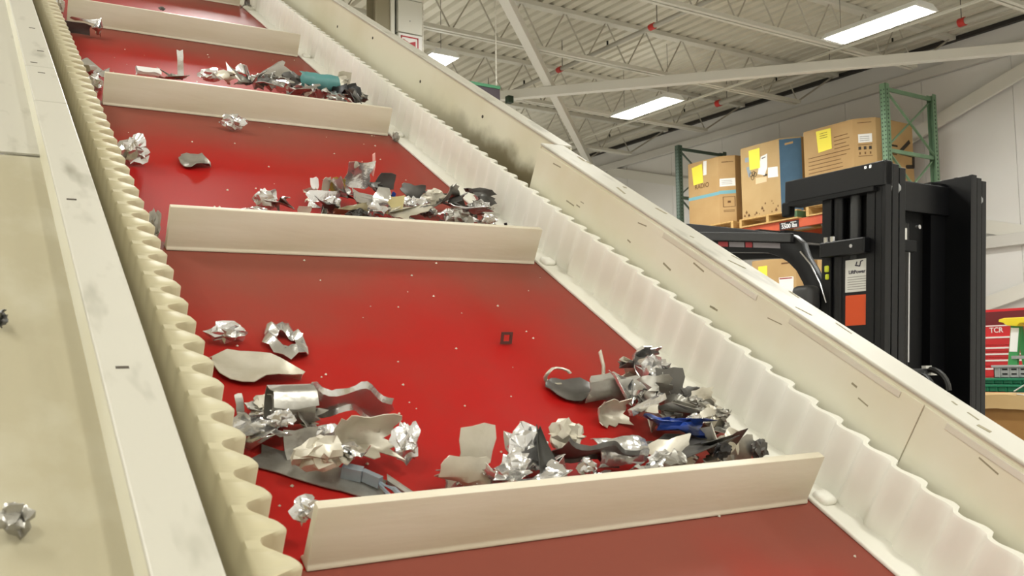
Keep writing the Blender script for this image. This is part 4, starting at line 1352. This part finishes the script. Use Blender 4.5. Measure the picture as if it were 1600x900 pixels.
g1.rectB('box_print', 0.2, 0.6, 2.99, 3.0, 'card_print')

g2 = Gaylord('cardboard bulk box with a dark blue corner face and several white papers', 9.545, 8.60, 0.235, 0.17, 2.088, 3.105, m='cardboard_b')
g2.quadA('yellow_note', [(9.386, 3.043), (9.183, 3.047), (9.184, 2.767), (9.374, 2.766)], 'paper_yellow', 0.006)
g2.quadA('white_paper', [(9.165, 2.917), (9.048, 2.939), (9.057, 2.744), (9.108, 2.646), (9.235, 2.686)], 'paper_white', 0.004)
g2.quadA('paper_line', [(9.15, 2.895), (9.08, 2.905), (9.08, 2.893), (9.15, 2.883)], 'card_black', 0.0055)
g2.quadA('white_label', [(9.045, 2.742), (8.875, 2.727), (8.87, 2.585), (9.052, 2.6)], 'paper_white', 0.0025)
g2.quadA('tan_label', [(9.272, 2.639), (9.074, 2.622), (9.077, 2.551), (9.276, 2.549)], 'paper_tan', 0.003)
g2.quadA('blue_print', [(9.462, 2.957), (9.39, 2.952), (9.393, 2.889), (9.465, 2.893)], 'bluegrey')
g2.quadA('blue_print', [(9.444, 2.816), (9.39, 2.82), (9.35, 2.72), (9.40, 2.66)], 'bluegrey')
for k, (yy, zz) in enumerate(((9.36, 2.70), (9.31, 2.71), (9.33, 2.65), (9.28, 2.69))):
    ring = MB().tube([(XF - 0.001, yy + 0.026 * math.cos(a * math.pi / 4), Z(zz) + 0.03 * math.sin(a * math.pi / 4)) for a in range(8)], 0.0045, 5, closed=True)
    ring.build('pictogram', 'card_black', g2.body)
g2.quadA('box_print', [(9.13, 2.66), (9.06, 2.66), (9.06, 2.635), (9.13, 2.635)], 'card_black', 0.0025)
g2.rectB('blue_face', 0.0, 1.0, 2.09, 3.09, 'card_blue')
g2.quadB('hand_slot', [(0.254, 3.031), (0.632, 3.05), (0.629, 3.022), (0.252, 3.005)], 'cardboard', 0.0032)
rng = random.Random(8)
for i in range(16):
    yy = rng.uniform(8.85, 9.5)
    zz = 2.12 + rng.random() ** 2 * 0.16
    s = rng.uniform(0.008, 0.026)
    g2.quadA('torn_patch', [(yy + s, zz), (yy, zz + s * 1.6), (yy - s, zz), (yy, zz - s * 0.5)], 'card_print')

g3 = Gaylord('cardboard bulk box with a bold black angular mark, beside the near rack post', 8.417, 7.43, 0.21, 0.17, 2.25, 3.10, depth=1.08)
g3.quadA('yellow_note', [(8.209, 3.061), (7.974, 3.059), (7.967, 2.79), (8.182, 2.775)], 'paper_yellow', 0.004)
for i in range(3):
    g3.quadA('note_line', [(8.15, 3.02 - i * 0.03), (8.03, 3.02 - i * 0.03), (8.03, 3.014 - i * 0.03), (8.15, 3.014 - i * 0.03)], 'card_print', 0.0055)
rng = random.Random(4)
for i in range(11):
    z = 2.93 - i * 0.05
    a = 8.35 if i > 3 or i == 0 else 7.94
    if i < 4:
        a = 7.93
    e = rng.uniform(7.68, 7.85)
    g3.quadA('box_print', [(a, z), (e, z + 0.004), (e, z - 0.004), (a, z - 0.008)], 'card_print')
g3.rectB('white_label', 0.22, 0.82, 2.79, 2.898, 'paper_white')
for z in (2.81, 2.835, 2.86):
    g3.rectB('label_line', 0.28, 0.7, z, z + 0.008, 'print_grey', 0.0032)
for a in (0.27, 0.5, 0.73):
    g3.rectB('box_icon', a - 0.06, a + 0.06, 2.70, 2.74, 'card_black')
    g3.rectB('box_icon', a - 0.03, a + 0.03, 2.64, 2.67, 'card_print')
for z in (2.615, 2.76, 3.04):
    g3.rectB('box_print', 0.2, 0.82, z, z + 0.007, 'card_print')
mk = MB()
poly = [(10.872, 2.87), (10.648, 2.70), (10.937, 2.69), (10.926, 2.543), (10.792, 2.53)]
for a, b in zip(poly[:-1], poly[1:]):
    mk.bar((a[0], 7.429, Z(a[1])), (b[0], 7.429, Z(b[1])), 0.05, 0.004, up=(0, 1, 0))
    mk.tube([(b[0], 7.4271, Z(b[1])), (b[0], 7.431, Z(b[1]))], 0.025, 10)
mk.build('black_mark', 'card_black', g3.body)
g3.quadC('box_print', [(10.42, 2.79), (10.62, 2.79), (10.62, 2.765), (10.42, 2.765)], 'card_black')
g3.quadC('box_print', [(10.45, 2.69), (10.60, 2.69), (10.60, 2.66), (10.45, 2.66)], 'card_print')

g4 = Gaylord('cardboard bulk box on the lower rack level, seen under the forklift guard', 9.40, 8.53, 0.10, 0.10, 0.465, 1.48)
g4.quadA('yellow_note', [(9.282, 1.392), (9.119, 1.393), (9.126, 1.235), (9.287, 1.24)], 'paper_yellow', 0.004)
g4.quadA('white_label', [(8.923, 1.209), (8.67, 1.203), (8.68, 0.999), (8.908, 0.99)], 'paper_white', 0.0025)
g4.quadA('label_line', [(8.91, 1.20), (8.69, 1.195), (8.69, 1.18), (8.91, 1.185)], 'warn_red', 0.004)
g4.quadA('hand_slot', [(8.87, 1.405), (8.737, 1.405), (8.737, 1.385), (8.87, 1.385)], 'card_print')
g5 = Gaylord('cardboard bulk box on the lower rack level, mostly hidden by the forklift mast', 8.27, 7.40, 0.12, 0.12, 0.465, 1.44)
g5.quadA('white_label', [(8.0, 1.2), (7.8, 1.2), (7.8, 1.0), (8.0, 1.0)], 'paper_white')

# ================================================================ forklift
FX, FY = 4.16, 2.98
TT = math.tan(math.radians(3.6))
fk = thing('forklift', 'black forklift with its mast lowered, parked beyond the conveyor', 'forklift', (4.62, 4.2, 0))
FO = Vector((4.62, 4.2, 0))
MT = Z(1.035)
def M(x, y, z):                       # mast coordinates: x from left stile edge, y backwards, z absolute
    return (FX + x - FO.x, FY + y + (MT - z) * TT - FO.y, z)
def mbox(mb, a, b):
    t = MB().box(a, b)
    t.xf(M)
    return mb.add(t.v, t.f)
def mpart(name, a, b, m, bevel=0.0, parent=None):
    return mbox(MB(), a, b).build(name, m, parent or fk, bevel)
Zb = 0.09
# stiles: three nested channels each, front edges show as upright stripes
def channel(x0, w_, y0, y1, ztop, opening, m='black_paint'):
    """C/I section: web plus two flanges; opening -1 left, +1 right"""
    mb = MB()
    t = 0.014
    mbox(mb, (x0, y0, Zb), (x0 + w_, y0 + 0.022, ztop - 0.0))
    mbox(mb, (x0, y1 - 0.02, Zb), (x0 + w_, y1, ztop))
    xw = x0 if opening > 0 else x0 + w_ - t
    mbox(mb, (xw, y0 + 0.022, Zb), (xw + t, y1 - 0.02, ztop))
    return mb.build('mast_channel', m, fk, bevel=0.003)
for side in (0, 1):
    xb = 0.0 if side == 0 else 0.745
    sgn = 1 if side == 0 else -1
    xs = (0.0, 0.062, 0.124) if side == 0 else (0.0, 0.052, 0.104)
    for i, dx in enumerate(xs):
        ww = 0.05 if side == 0 else 0.044
        channel(xb + dx, ww, 0.0 + 0.004 * i, 0.11, MT - 0.012 * i, 1 if side == 0 else -1)
    # rollers near the top, between the channels
    for dx in (xs[1] - 0.006, xs[2] - 0.006):
        ring = MB().tube([(dx - 0.004, 0.062, MT - 0.13), (dx + 0.016, 0.062, MT - 0.13)], 0.056, 20)
        ring.xf(lambda x, y, z: M(x + xb, y, z)).build('roller', 'alu', fk, smooth=40)
# outer side plates of the left stile
sp = mpart('side_plate', (0.012, 0.11, Zb), (0.03, 0.27, MT - 0.45), 'black_paint', 0.003)
mpart('side_plate', (-0.004, 0.06, Zb), (0.0, 0.108, MT - 0.02), 'black_paint')
# stickers on the left side
st = mpart('rating_sticker', (-0.012 + 0.02, 0.075, Z(0.385)), (0.0115, 0.245, Z(0.552)), 'sticker_white', 0.0)
text('sticker_lettering', 'LiftPower', 0.026, 'print_dark', st, face_mtx(M(0.0068, 0.172, Z(0.487)), (0, -1, 0), (0, 0, 1)), 0.0005, 0.0006)
lg = MB()
for a, b in (((0.185, 0.522), (0.155, 0.515)), ((0.155, 0.515), (0.150, 0.54)), ((0.150, 0.54), (0.135, 0.542)), ((0.178, 0.524), (0.172, 0.54))):
    lg.bar(M(0.007, a[0], Z(a[1])), M(0.007, b[0], Z(b[1])), 0.006, 0.0012, up=(1, 0, 0))
lg.build('sticker_emblem', 'print_dark', st)
for i in range(6):
    mpart('sticker_line', (0.0066, 0.095 + 0.02 * (i % 2), Z(0.46 - 0.0125 * i)), (0.008, 0.23, Z(0.4635 - 0.0125 * i)), 'print_grey', parent=st)
mpart('orange_sticker', (0.008, 0.075, Z(0.212)), (0.0115, 0.242, Z(0.368)), 'sticker_orange')
# top arm running backwards from the left stile, square to the mast
arm = MB()
mbox(arm, (-0.015, 0.0, MT - 0.128), (0.06, 0.64, MT - 0.004))
arm.build('top_arm', 'black_paint', fk, bevel=0.006)
mpart('top_arm_plate', (-0.03, 0.05, MT - 0.15), (0.07, 0.60, MT - 0.128), 'black_matte')
mpart('arm_bolt', (-0.018, 0.10, MT - 0.03), (-0.014, 0.115, MT - 0.015), 'chrome')
mpart('arm_bolt', (-0.018, 0.07, MT - 0.03), (-0.014, 0.085, MT - 0.015), 'chrome')
mpart('arm_hook', (-0.02, 0.60, MT - 0.20), (0.03, 0.66, MT - 0.12), 'black_matte', 0.01)
# lift cylinders behind the stile, bracket and rear post
for (x, y, r, z0, z1, m) in ((0.03, 0.30, 0.034, Zb + 0.2, MT - 0.13, 'black_paint'), (0.03, 0.20, 0.028, MT - 0.48, MT - 0.13, 'black_grey'), (0.745, 0.26, 0.034, Zb + 0.2, MT - 0.2, 'black_paint')):
    MB().tube([M(x, y, z0), M(x, y, z1)], r, 14).build('lift_cylinder', m, fk, smooth=40)
mpart('rear_post', (-0.01, 0.325, Zb + 0.3), (0.05, 0.385, MT - 0.13), 'black_matte', 0.004)
mpart('cylinder_bracket', (-0.055, 0.085, Z(0.575)), (0.03, 0.365, Z(0.655)), 'black_paint', 0.008)
MB().tube([M(-0.06, 0.16, Z(0.615)), M(-0.052, 0.16, Z(0.615))], 0.010, 8).build('bracket_bolt', 'chrome', fk)
for y in (0.33, 0.29):
    MB().tube([M(-0.04, y, Z(0.65)), M(-0.04, y, Z(0.68))], 0.014, 8).build('bracket_bolt', 'chrome', fk, smooth=40)
mpart('hose_guide', (-0.02, 0.335, Z(0.50)), (0.0, 0.36, Z(0.535)), 'hi_vis', 0.006)
mpart('hose_guide', (-0.02, 0.335, Z(0.46)), (0.0, 0.355, Z(0.49)), 'hi_vis', 0.006)
# cross members between the stiles
mpart('cross_member', (0.176, 0.13, MT - 0.21), (0.745, 0.17, MT - 0.05), 'black_paint', 0.004)
mpart('cross_member', (0.176, 0.14, 0.3), (0.745, 0.18, 0.45), 'black_paint', 0.004)
mpart('rear_plate', (0.60, 0.15, Zb), (0.745, 0.26, MT - 0.03), 'black_paint')
mpart('side_plate', (0.735, 0.0, Zb), (0.746, 0.26, MT - 0.005), 'black_paint', 0.002)
mpart('back_plate', (0.40, 0.20, Zb), (0.74, 0.215, MT - 0.1), 'black_matte')
mpart('back_plate', (0.17, 0.21, Zb), (0.40, 0.225, MT - 0.2), 'black_matte')
mpart('side_web', (0.065, 0.10, Zb), (0.075, 0.33, MT - 0.13), 'black_matte')
# chains, hoses and piston rods seen between the stiles
for (x, y, r, z0, z1, m) in ((0.245, 0.10, 0.012, Z(0.0), Z(0.56), 'chrome'), (0.36, 0.12, 0.010, Z(0.02), Z(0.62), 'chrome'), (0.20, 0.09, 0.007, Z(0.1), Z(0.7), 'chrome')):
    MB().tube([M(x, y, z0), M(x, y, z1)], r, 8).build('piston_rod', m, fk, smooth=40)
for x in (0.28, 0.31, 0.33):
    MB().tube([M(x, 0.11, Z(-0.4)), M(x, 0.115, Z(0.3)), M(x, 0.11, Z(0.75))], 0.013, 8).build('hose', 'hose', fk, smooth=40)
mpart('hose_clamp', (0.23, 0.085, Z(0.60)), (0.38, 0.12, Z(0.66)), 'black_matte', 0.004)
mpart('paper_tag', (0.25, 0.08, Z(0.66)), (0.29, 0.084, Z(0.72)), 'sticker_white')
MB().tube([M(0.37, 0.08, Z(0.73)), M(0.37, 0.06, Z(0.73))], 0.012, 8).build('fitting', 'chrome', fk, smooth=40)
# hose sheave low between the stiles, with a pale tag
sh = MB()
sh.tube([M(0.30, 0.03, Z(-0.13)), M(0.33, 0.03, Z(-0.13))], 0.10, 24)
sh.build('hose_sheave', 'black_grey', fk, smooth=40)
MB().tube([M(0.37 + 0.0, 0.0 + 0.11 * math.cos(a), Z(-0.13) + 0.11 * math.sin(a)) for a in [i * 0.26 for i in range(13)]], 0.016, 8).build('hose', 'hose', fk, smooth=40)
mpart('sheave_cover', (0.19, 0.0, Z(-0.04)), (0.40, 0.12, Z(-0.015)), 'black_grey', 0.004)
mpart('paper_tag', (0.335, -0.005, Z(-0.015)), (0.385, 0.02, Z(0.0)), 'sticker_white')
mpart('paper_tag', (0.37, -0.01, Z(-0.05)), (0.43, 0.015, Z(-0.02)), 'sticker_white')
# carriage and forks (below the conveyor side)
box('fork_carriage', (4.22 - FO.x, 3.0 - FO.y, 0.12), (5.02 - FO.x, 3.06 - FO.y, 0.55), 'black_paint', fk, 0.01)
for x in (4.32, 4.80):
    f = MB()
    f.prism([(3.0 - FO.y, 0.06), (3.0 - FO.y, 0.55), (2.955 - FO.y, 0.55), (2.955 - FO.y, 0.105), (1.9 - FO.y, 0.07), (1.9 - FO.y, 0.06)], x - FO.x, x + 0.11 - FO.x, ax=0)
    f.build('fork', 'black_matte', fk, bevel=0.004)
# chassis, counterweight, wheels, seat
ch = MB()
ch.prism([(3.45, 0.22), (3.45, 0.75), (3.62, 0.82), (3.7, 0.42), (4.2, 0.42), (4.25, 0.95), (5.3, 0.98), (5.48, 0.8), (5.5, 0.2)], 4.14, 5.12, ax=0)
ch.xf(lambda x, y, z: (x - FO.x, y - FO.y, z)).build('chassis', 'black_grey', fk, bevel=0.02)
sm = MB().prism([(4.3, 0.98), (4.3, 1.1), (4.75, 1.1), (4.95, 1.55), (5.05, 1.55), (5.0, 0.98)], 4.36, 4.90, ax=0)
sm.xf(lambda x, y, z: (x - FO.x, y - FO.y, z)).build('seat', 'black_matte', fk, bevel=0.03)
for x, y, r in ((4.02, 3.55, 0.27), (5.12, 3.55, 0.27), (4.05, 5.1, 0.22), (5.1, 5.1, 0.22)):
    wl = MB().tube([(x - FO.x, y - FO.y, r), (x + 0.11 - FO.x, y - FO.y, r)], r, 24).build('wheel', 'black_matte', fk, bevel=0.02, smooth=40)
    MB().tube([(x - 0.004 - FO.x, y - FO.y, r), (x + 0.114 - FO.x, y - FO.y, r)], r * 0.5, 16).build('hub', 'black_grey', wl, smooth=40)
# overhead guard: side beams sloping down to the front, arched front legs, roof bars
def guard_side(x):
    g = MB()
    outer = [(5.35, 0.99), (4.46, 0.915), (4.0, 0.82), (3.66, 0.748), (3.585, 0.725), (3.555, 0.69), (3.545, 0.63)]
    arc_out = [(3.50, 0.57), (3.44, 0.46), (3.40, 0.32), (3.385, 0.10), (3.38, -0.30), (3.38, -0.70)]
    inner = [(3.48, -0.70), (3.48, -0.30), (3.485, 0.10), (3.50, 0.30), (3.535, 0.43), (3.60, 0.54), (3.68, 0.61), (3.80, 0.655), (4.0, 0.678), (4.46, 0.735), (5.35, 0.80)]
    pts = outer + arc_out + inner
    return pts
for x in (4.18, 5.0):
    pts = guard_side(x)
    m = MB()
    # strip of quads between the outer and the inner line keeps the arch clean
    outer = pts[:13]
    inner = pts[13:][::-1]
    def resample(line, n):
        d = [0]
        for a, b in zip(line[:-1], line[1:]):
            d.append(d[-1] + math.hypot(b[0] - a[0], b[1] - a[1]))
        out = []
        for i in range(n):
            t = d[-1] * i / (n - 1)
            j = 0
            while j < len(d) - 2 and d[j + 1] < t:
                j += 1
            u = (t - d[j]) / (d[j + 1] - d[j])
            out.append((line[j][0] + (line[j + 1][0] - line[j][0]) * u, line[j][1] + (line[j + 1][1] - line[j][1]) * u))
        return out
    n = 40
    A_, B_ = resample(outer, n), resample(inner, n)
    vs, fs = [], []
    for a, b in zip(A_, B_):
        for xx in (x, x + 0.06):
            vs += [(xx - FO.x, a[0] - FO.y, Z(a[1])), (xx - FO.x, b[0] - FO.y, Z(b[1]))]
    for i in range(n - 1):
        p, q = 4 * i, 4 * i + 4
        fs += [(p, p + 1, q + 1, q), (p + 2, q + 2, q + 3, p + 3), (p, q, q + 2, p + 2), (p + 1, p + 3, q + 3, q + 1)]
    fs += [(0, 2, 3, 1), (4 * n - 4, 4 * n - 3, 4 * n - 1, 4 * n - 2)]
    m.add(vs, fs)
    gs = m.build('guard_side', 'black_paint', fk, bevel=0.006, smooth=40)
    if x < 4.5:
        # grey upper edge rail and warning strip on the near side
        MB().bar((4.165 - FO.x, 5.3 - FO.y, Z(0.95)), (4.165 - FO.x, 3.6 - FO.y, Z(0.716)), 0.03, 0.05).build('edge_rail', 'black_grey', gs, bevel=0.004)
        for y0, y1, m_ in ((4.18, 4.10, 'warn_red'), (4.09, 3.97, 'label_shaded'), (3.96, 3.91, 'warn_red'), (3.90, 3.70, 'label_shaded')):
            zz = lambda y: 0.668 + (y - 3.7) * 0.14
            MB().prism([(y0 - FO.y, Z(zz(y0))), (y1 - FO.y, Z(zz(y1))), (y1 - FO.y, Z(zz(y1) + 0.03)), (y0 - FO.y, Z(zz(y0) + 0.03))], 4.1775 - FO.x, 4.1802 - FO.x, ax=0).build('warning_label', m_, gs)
    # rear leg
    MB().bar((x + 0.03 - FO.x, 5.32 - FO.y, Z(0.85)), (x + 0.03 - FO.x, 5.38 - FO.y, 0.95), 0.07, 0.07, up=(0, 1, 0)).build('guard_leg', 'black_paint', fk, bevel=0.005)
for i in range(9):
    y = 3.72 + i * 0.19
    zz = 0.72 + (y - 3.72) * 0.16
    box('guard_bar', (4.24 - FO.x, y - FO.y, Z(zz) - 0.0), (5.0 - FO.x, y + 0.03 - FO.y, Z(zz) + 0.06), 'black_paint', fk)
# bright-edged second arch strip and a rounded head lamp near the front leg
MB().tube([(4.15 - FO.x, y - FO.y, Z(z)) for y, z in ((3.535, 0.63), (3.47, 0.555), (3.41, 0.45), (3.375, 0.34))], 0.004, 6).build('arch_trim', 'chrome', fk, smooth=40)
hl = MB().box((4.05 - FO.x, 3.40 - FO.y, Z(0.30)), (4.15 - FO.x, 3.53 - FO.y, Z(0.435))).build('head_lamp', 'black_grey', fk, bevel=0.03, smooth=50, seg=3)

# ================================================================ things right of the mast
# tall open cardboard box on the floor, crates on top
ob = thing('open_carton', 'tall open-topped cardboard box with folded rim right of the mast', 'cardboard box', (6.8, 3.35, 0))
m = MB()
Wd, Dp, H = 1.05, 1.05, Z(-0.23)
for a, b in (((0, 0), (0.012, Wd)), ((Dp - 0.012, 0), (Dp, Wd)), ((0, 0), (Dp, 0.012)), ((0, Wd - 0.012), (Dp, Wd))):
    m.box((a[0], a[1], 0.0), (b[0], b[1], H))
m.box((0, 0, 0.0), (Dp, Wd, 0.01))
m.build('carton_body', 'cardboard_shaded', ob)
rm = MB()
rng = random.Random(3)
ys = [i * Wd / 14 for i in range(15)]
vs, fs = [], []
for y in ys:
    d = 0.085 + rng.uniform(-0.012, 0.012)
    vs += [(-0.004, y, H + 0.03), (-0.03, y, H + 0.012 + rng.uniform(-0.004, 0.004)), (-0.038, y, H - d), (-0.034, y, H - d), (-0.024, y, H + 0.004), (0.004, y, H + 0.02)]
for i in range(14):
    for j in range(6):
        fs.append((i * 6 + j, i * 6 + (j + 1) % 6, i * 6 + 6 + (j + 1) % 6, i * 6 + 6 + j))
rm.add(vs, fs).build('folded_rim', 'cardboard_b', ob, smooth=30)
def crate(name, label, x0, y0, z0, sx, sy, sz, m_, group=None, slots=True):
    c = thing(name, label, 'crate', (x0, y0, z0), group)
    b = MB()
    t = 0.006
    b.box((0, 0, 0), (sx, sy, t))
    b.box((0, 0, 0), (t, sy, sz)).box((sx - t, 0, 0), (sx, sy, sz)).box((0, 0, 0), (sx, t, sz)).box((0, sy - t, 0), (sx, sy, sz))
    b.build('crate_body', m_, c)
    r = MB()
    r.box((-0.012, -0.012, sz - 0.018), (0.0, sy + 0.012, sz)).box((sx, -0.012, sz - 0.018), (sx + 0.012, sy + 0.012, sz))
    r.box((0, -0.012, sz - 0.018), (sx, 0, sz)).box((0, sy, sz - 0.018), (sx, sy + 0.012, sz))
    r.build('rim', m_, c, bevel=0.003)
    for i in range(int(sy / 0.07)):
        box('rib', (-0.008, 0.03 + i * 0.07, 0.004), (0, 0.036 + i * 0.07, sz - 0.02), m_, c)
    if slots:
        for i in range(int(sy / 0.07) - 1):
            for zz in (0.25, 0.6):
                box('slot', (-0.001, 0.045 + i * 0.07, sz * zz), (0.0, 0.085 + i * 0.07, sz * zz + 0.012), 'hole_dark', c)
    return c
CZ = Z(-0.20)
# the crates bridge the open top of the carton
crate('plastic_crate', 'dark green plastic crate lying on the tall open cardboard box', 6.86, 3.33, CZ + 0.0, 0.9, 1.09, 0.055, 'crate_green', None, False)
crate('plastic_crate', 'shallow green plastic crate under the grey slotted crate', 6.90, 3.45, CZ + 0.056, 0.6, 0.88, 0.045, 'crate_green', None, False)
crate('plastic_crate', 'grey slotted plastic crate on top of the green ones', 6.92, 3.62, CZ + 0.102, 0.45, 0.50, 0.095, 'crate_grey')
for i, (yy, zz) in enumerate(((3.86, -0.17), (3.84, -0.19))):
    sc = MB().bar((6.80 - 0.02, yy + 0.03, Z(zz) - 0.02), (6.79, yy - 0.05, Z(zz) + 0.03 - 0.06 * i), 0.03, 0.004)
    tag(sc.build('film_scrap', 'paper_white'), ('pale film strip hanging over the rim of the open cardboard box', 'lower pale film strip beside the other on the cardboard rim')[i], 'film scrap')

# red tool chest with open lid
tcst = thing('tool_chest', 'red tool chest with pale drawer trims and lid, behind the stepladder', 'tool chest', (8.9, 4.15, 0))
TW, TD, TZ = 1.6, 0.5, Z(0.38)
box('chest_body', (0, 0, 0.12), (TD, TW, TZ), 'chest_red', tcst, 0.006)
for x in (0.06, TD - 0.1):
    for y in (0.06, TW - 0.1):
        MB().tube([(x, y, 0.055), (x + 0.04, y, 0.055)], 0.055, 14).build('caster', 'black_matte', tcst, smooth=40)
        box('caster_fork', (x - 0.005, y - 0.03, 0.05), (x + 0.045, y + 0.03, 0.12), 'steel_grey', tcst)
zs = [-1.25, -1.0, -0.75, -0.5, -0.3, -0.12, -0.02, 0.06, 0.12, 0.18, 0.28]
for a, b in zip(zs[:-1], zs[1:]):
    d = box('drawer', (-0.012, 0.03, Z(a) + 0.012), (0, TW - 0.03, Z(b) - 0.006), 'chest_red', tcst, 0.002)
    box('drawer_trim', (-0.022, 0.04, Z(b) - 0.026), (-0.012, TW - 0.04, Z(b) - 0.011), 'trim_silver', d)
text('chest_lettering', 'TCR', 0.07, 'trim_silver', tcst, face_mtx((-0.003, 1.10, Z(0.33)), (0, -1, 0), (0, 0, 1)), 0.001, 0.001)
box('name_bar', (-0.006, 0.05, Z(0.368)), (0, TW - 0.05, Z(0.378)), 'trim_silver', tcst)
ld = MB().box((TD - 0.03, 0, TZ), (TD, TW, Z(0.56))).box((0.02, 0, TZ), (TD, 0.012, TZ + 0.05)).box((0.02, TW - 0.012, TZ), (TD, TW, TZ + 0.05))
ld.build('open_lid', 'chest_red', tcst)
box('lid_lining', (TD - 0.034, 0.03, TZ + 0.02), (TD - 0.03, TW - 0.03, Z(0.535)), 'chest_dark', tcst)
for y in (0.35, 0.85):
    box('lid_latch', (TD - 0.04, y, Z(0.55)), (TD + 0.004, y + 0.03, Z(0.572)), 'black_matte', tcst)

# green fibreglass stepladder with a yellow top
sl = thing('stepladder', 'green stepladder with a bright yellow top in front of the tool chest', 'ladder', (8.2, 4.535, 0))
LT = Z(0.395)
def rail(x0, x1, y0, y1, wd, m_='ladder_green', name='rail'):
    return MB().bar((x0, y0, LT - 0.04), (x1, y1, 0.0), 0.028, wd, up=(0, 1, 0)).build(name, m_, sl, bevel=0.003)
fr1 = rail(0.02, -0.25, 0.13, 0.22, 0.085)
fr2 = rail(0.02, -0.25, -0.16, -0.24, 0.085)
rail(0.14, 0.60, 0.17, 0.24, 0.05)
rail(0.14, 0.60, -0.16, -0.22, 0.05)
cap = MB().prism([(-0.22, LT - 0.04), (-0.22, LT - 0.005), (-0.19, LT + 0.01), (0.19, LT + 0.01), (0.235, LT), (0.24, LT - 0.02), (0.2, LT - 0.03), (0.17, LT - 0.055), (0.08, LT - 0.065), (0.05, LT - 0.04)], -0.07, 0.2, ax=0)
cap.build('top_cap', 'ladder_yellow', sl, bevel=0.006)
def along(t, s):
    return (0.02 - 0.27 * t, (0.13 + 0.09 * t) if s > 0 else (-0.16 - 0.08 * t), (LT - 0.04) * (1 - t))
for i in range(1, 6):
    t = i / 6.2
    a, b = along(t, 1), along(t, -1)
    box('step', (a[0] - 0.04, b[1], a[2] - 0.015), (a[0] + 0.05, a[1], a[2] + 0.012), 'alu', sl)
p0, p1 = along(0.02, 1), along(0.135, 1)
MB().bar((p0[0] - 0.0165, p0[1], p0[2]), (p1[0] - 0.0165, p1[1], p1[2]), 0.002, 0.07, up=(0, 1, 0)).build('rail_sticker', 'paper_white', sl)
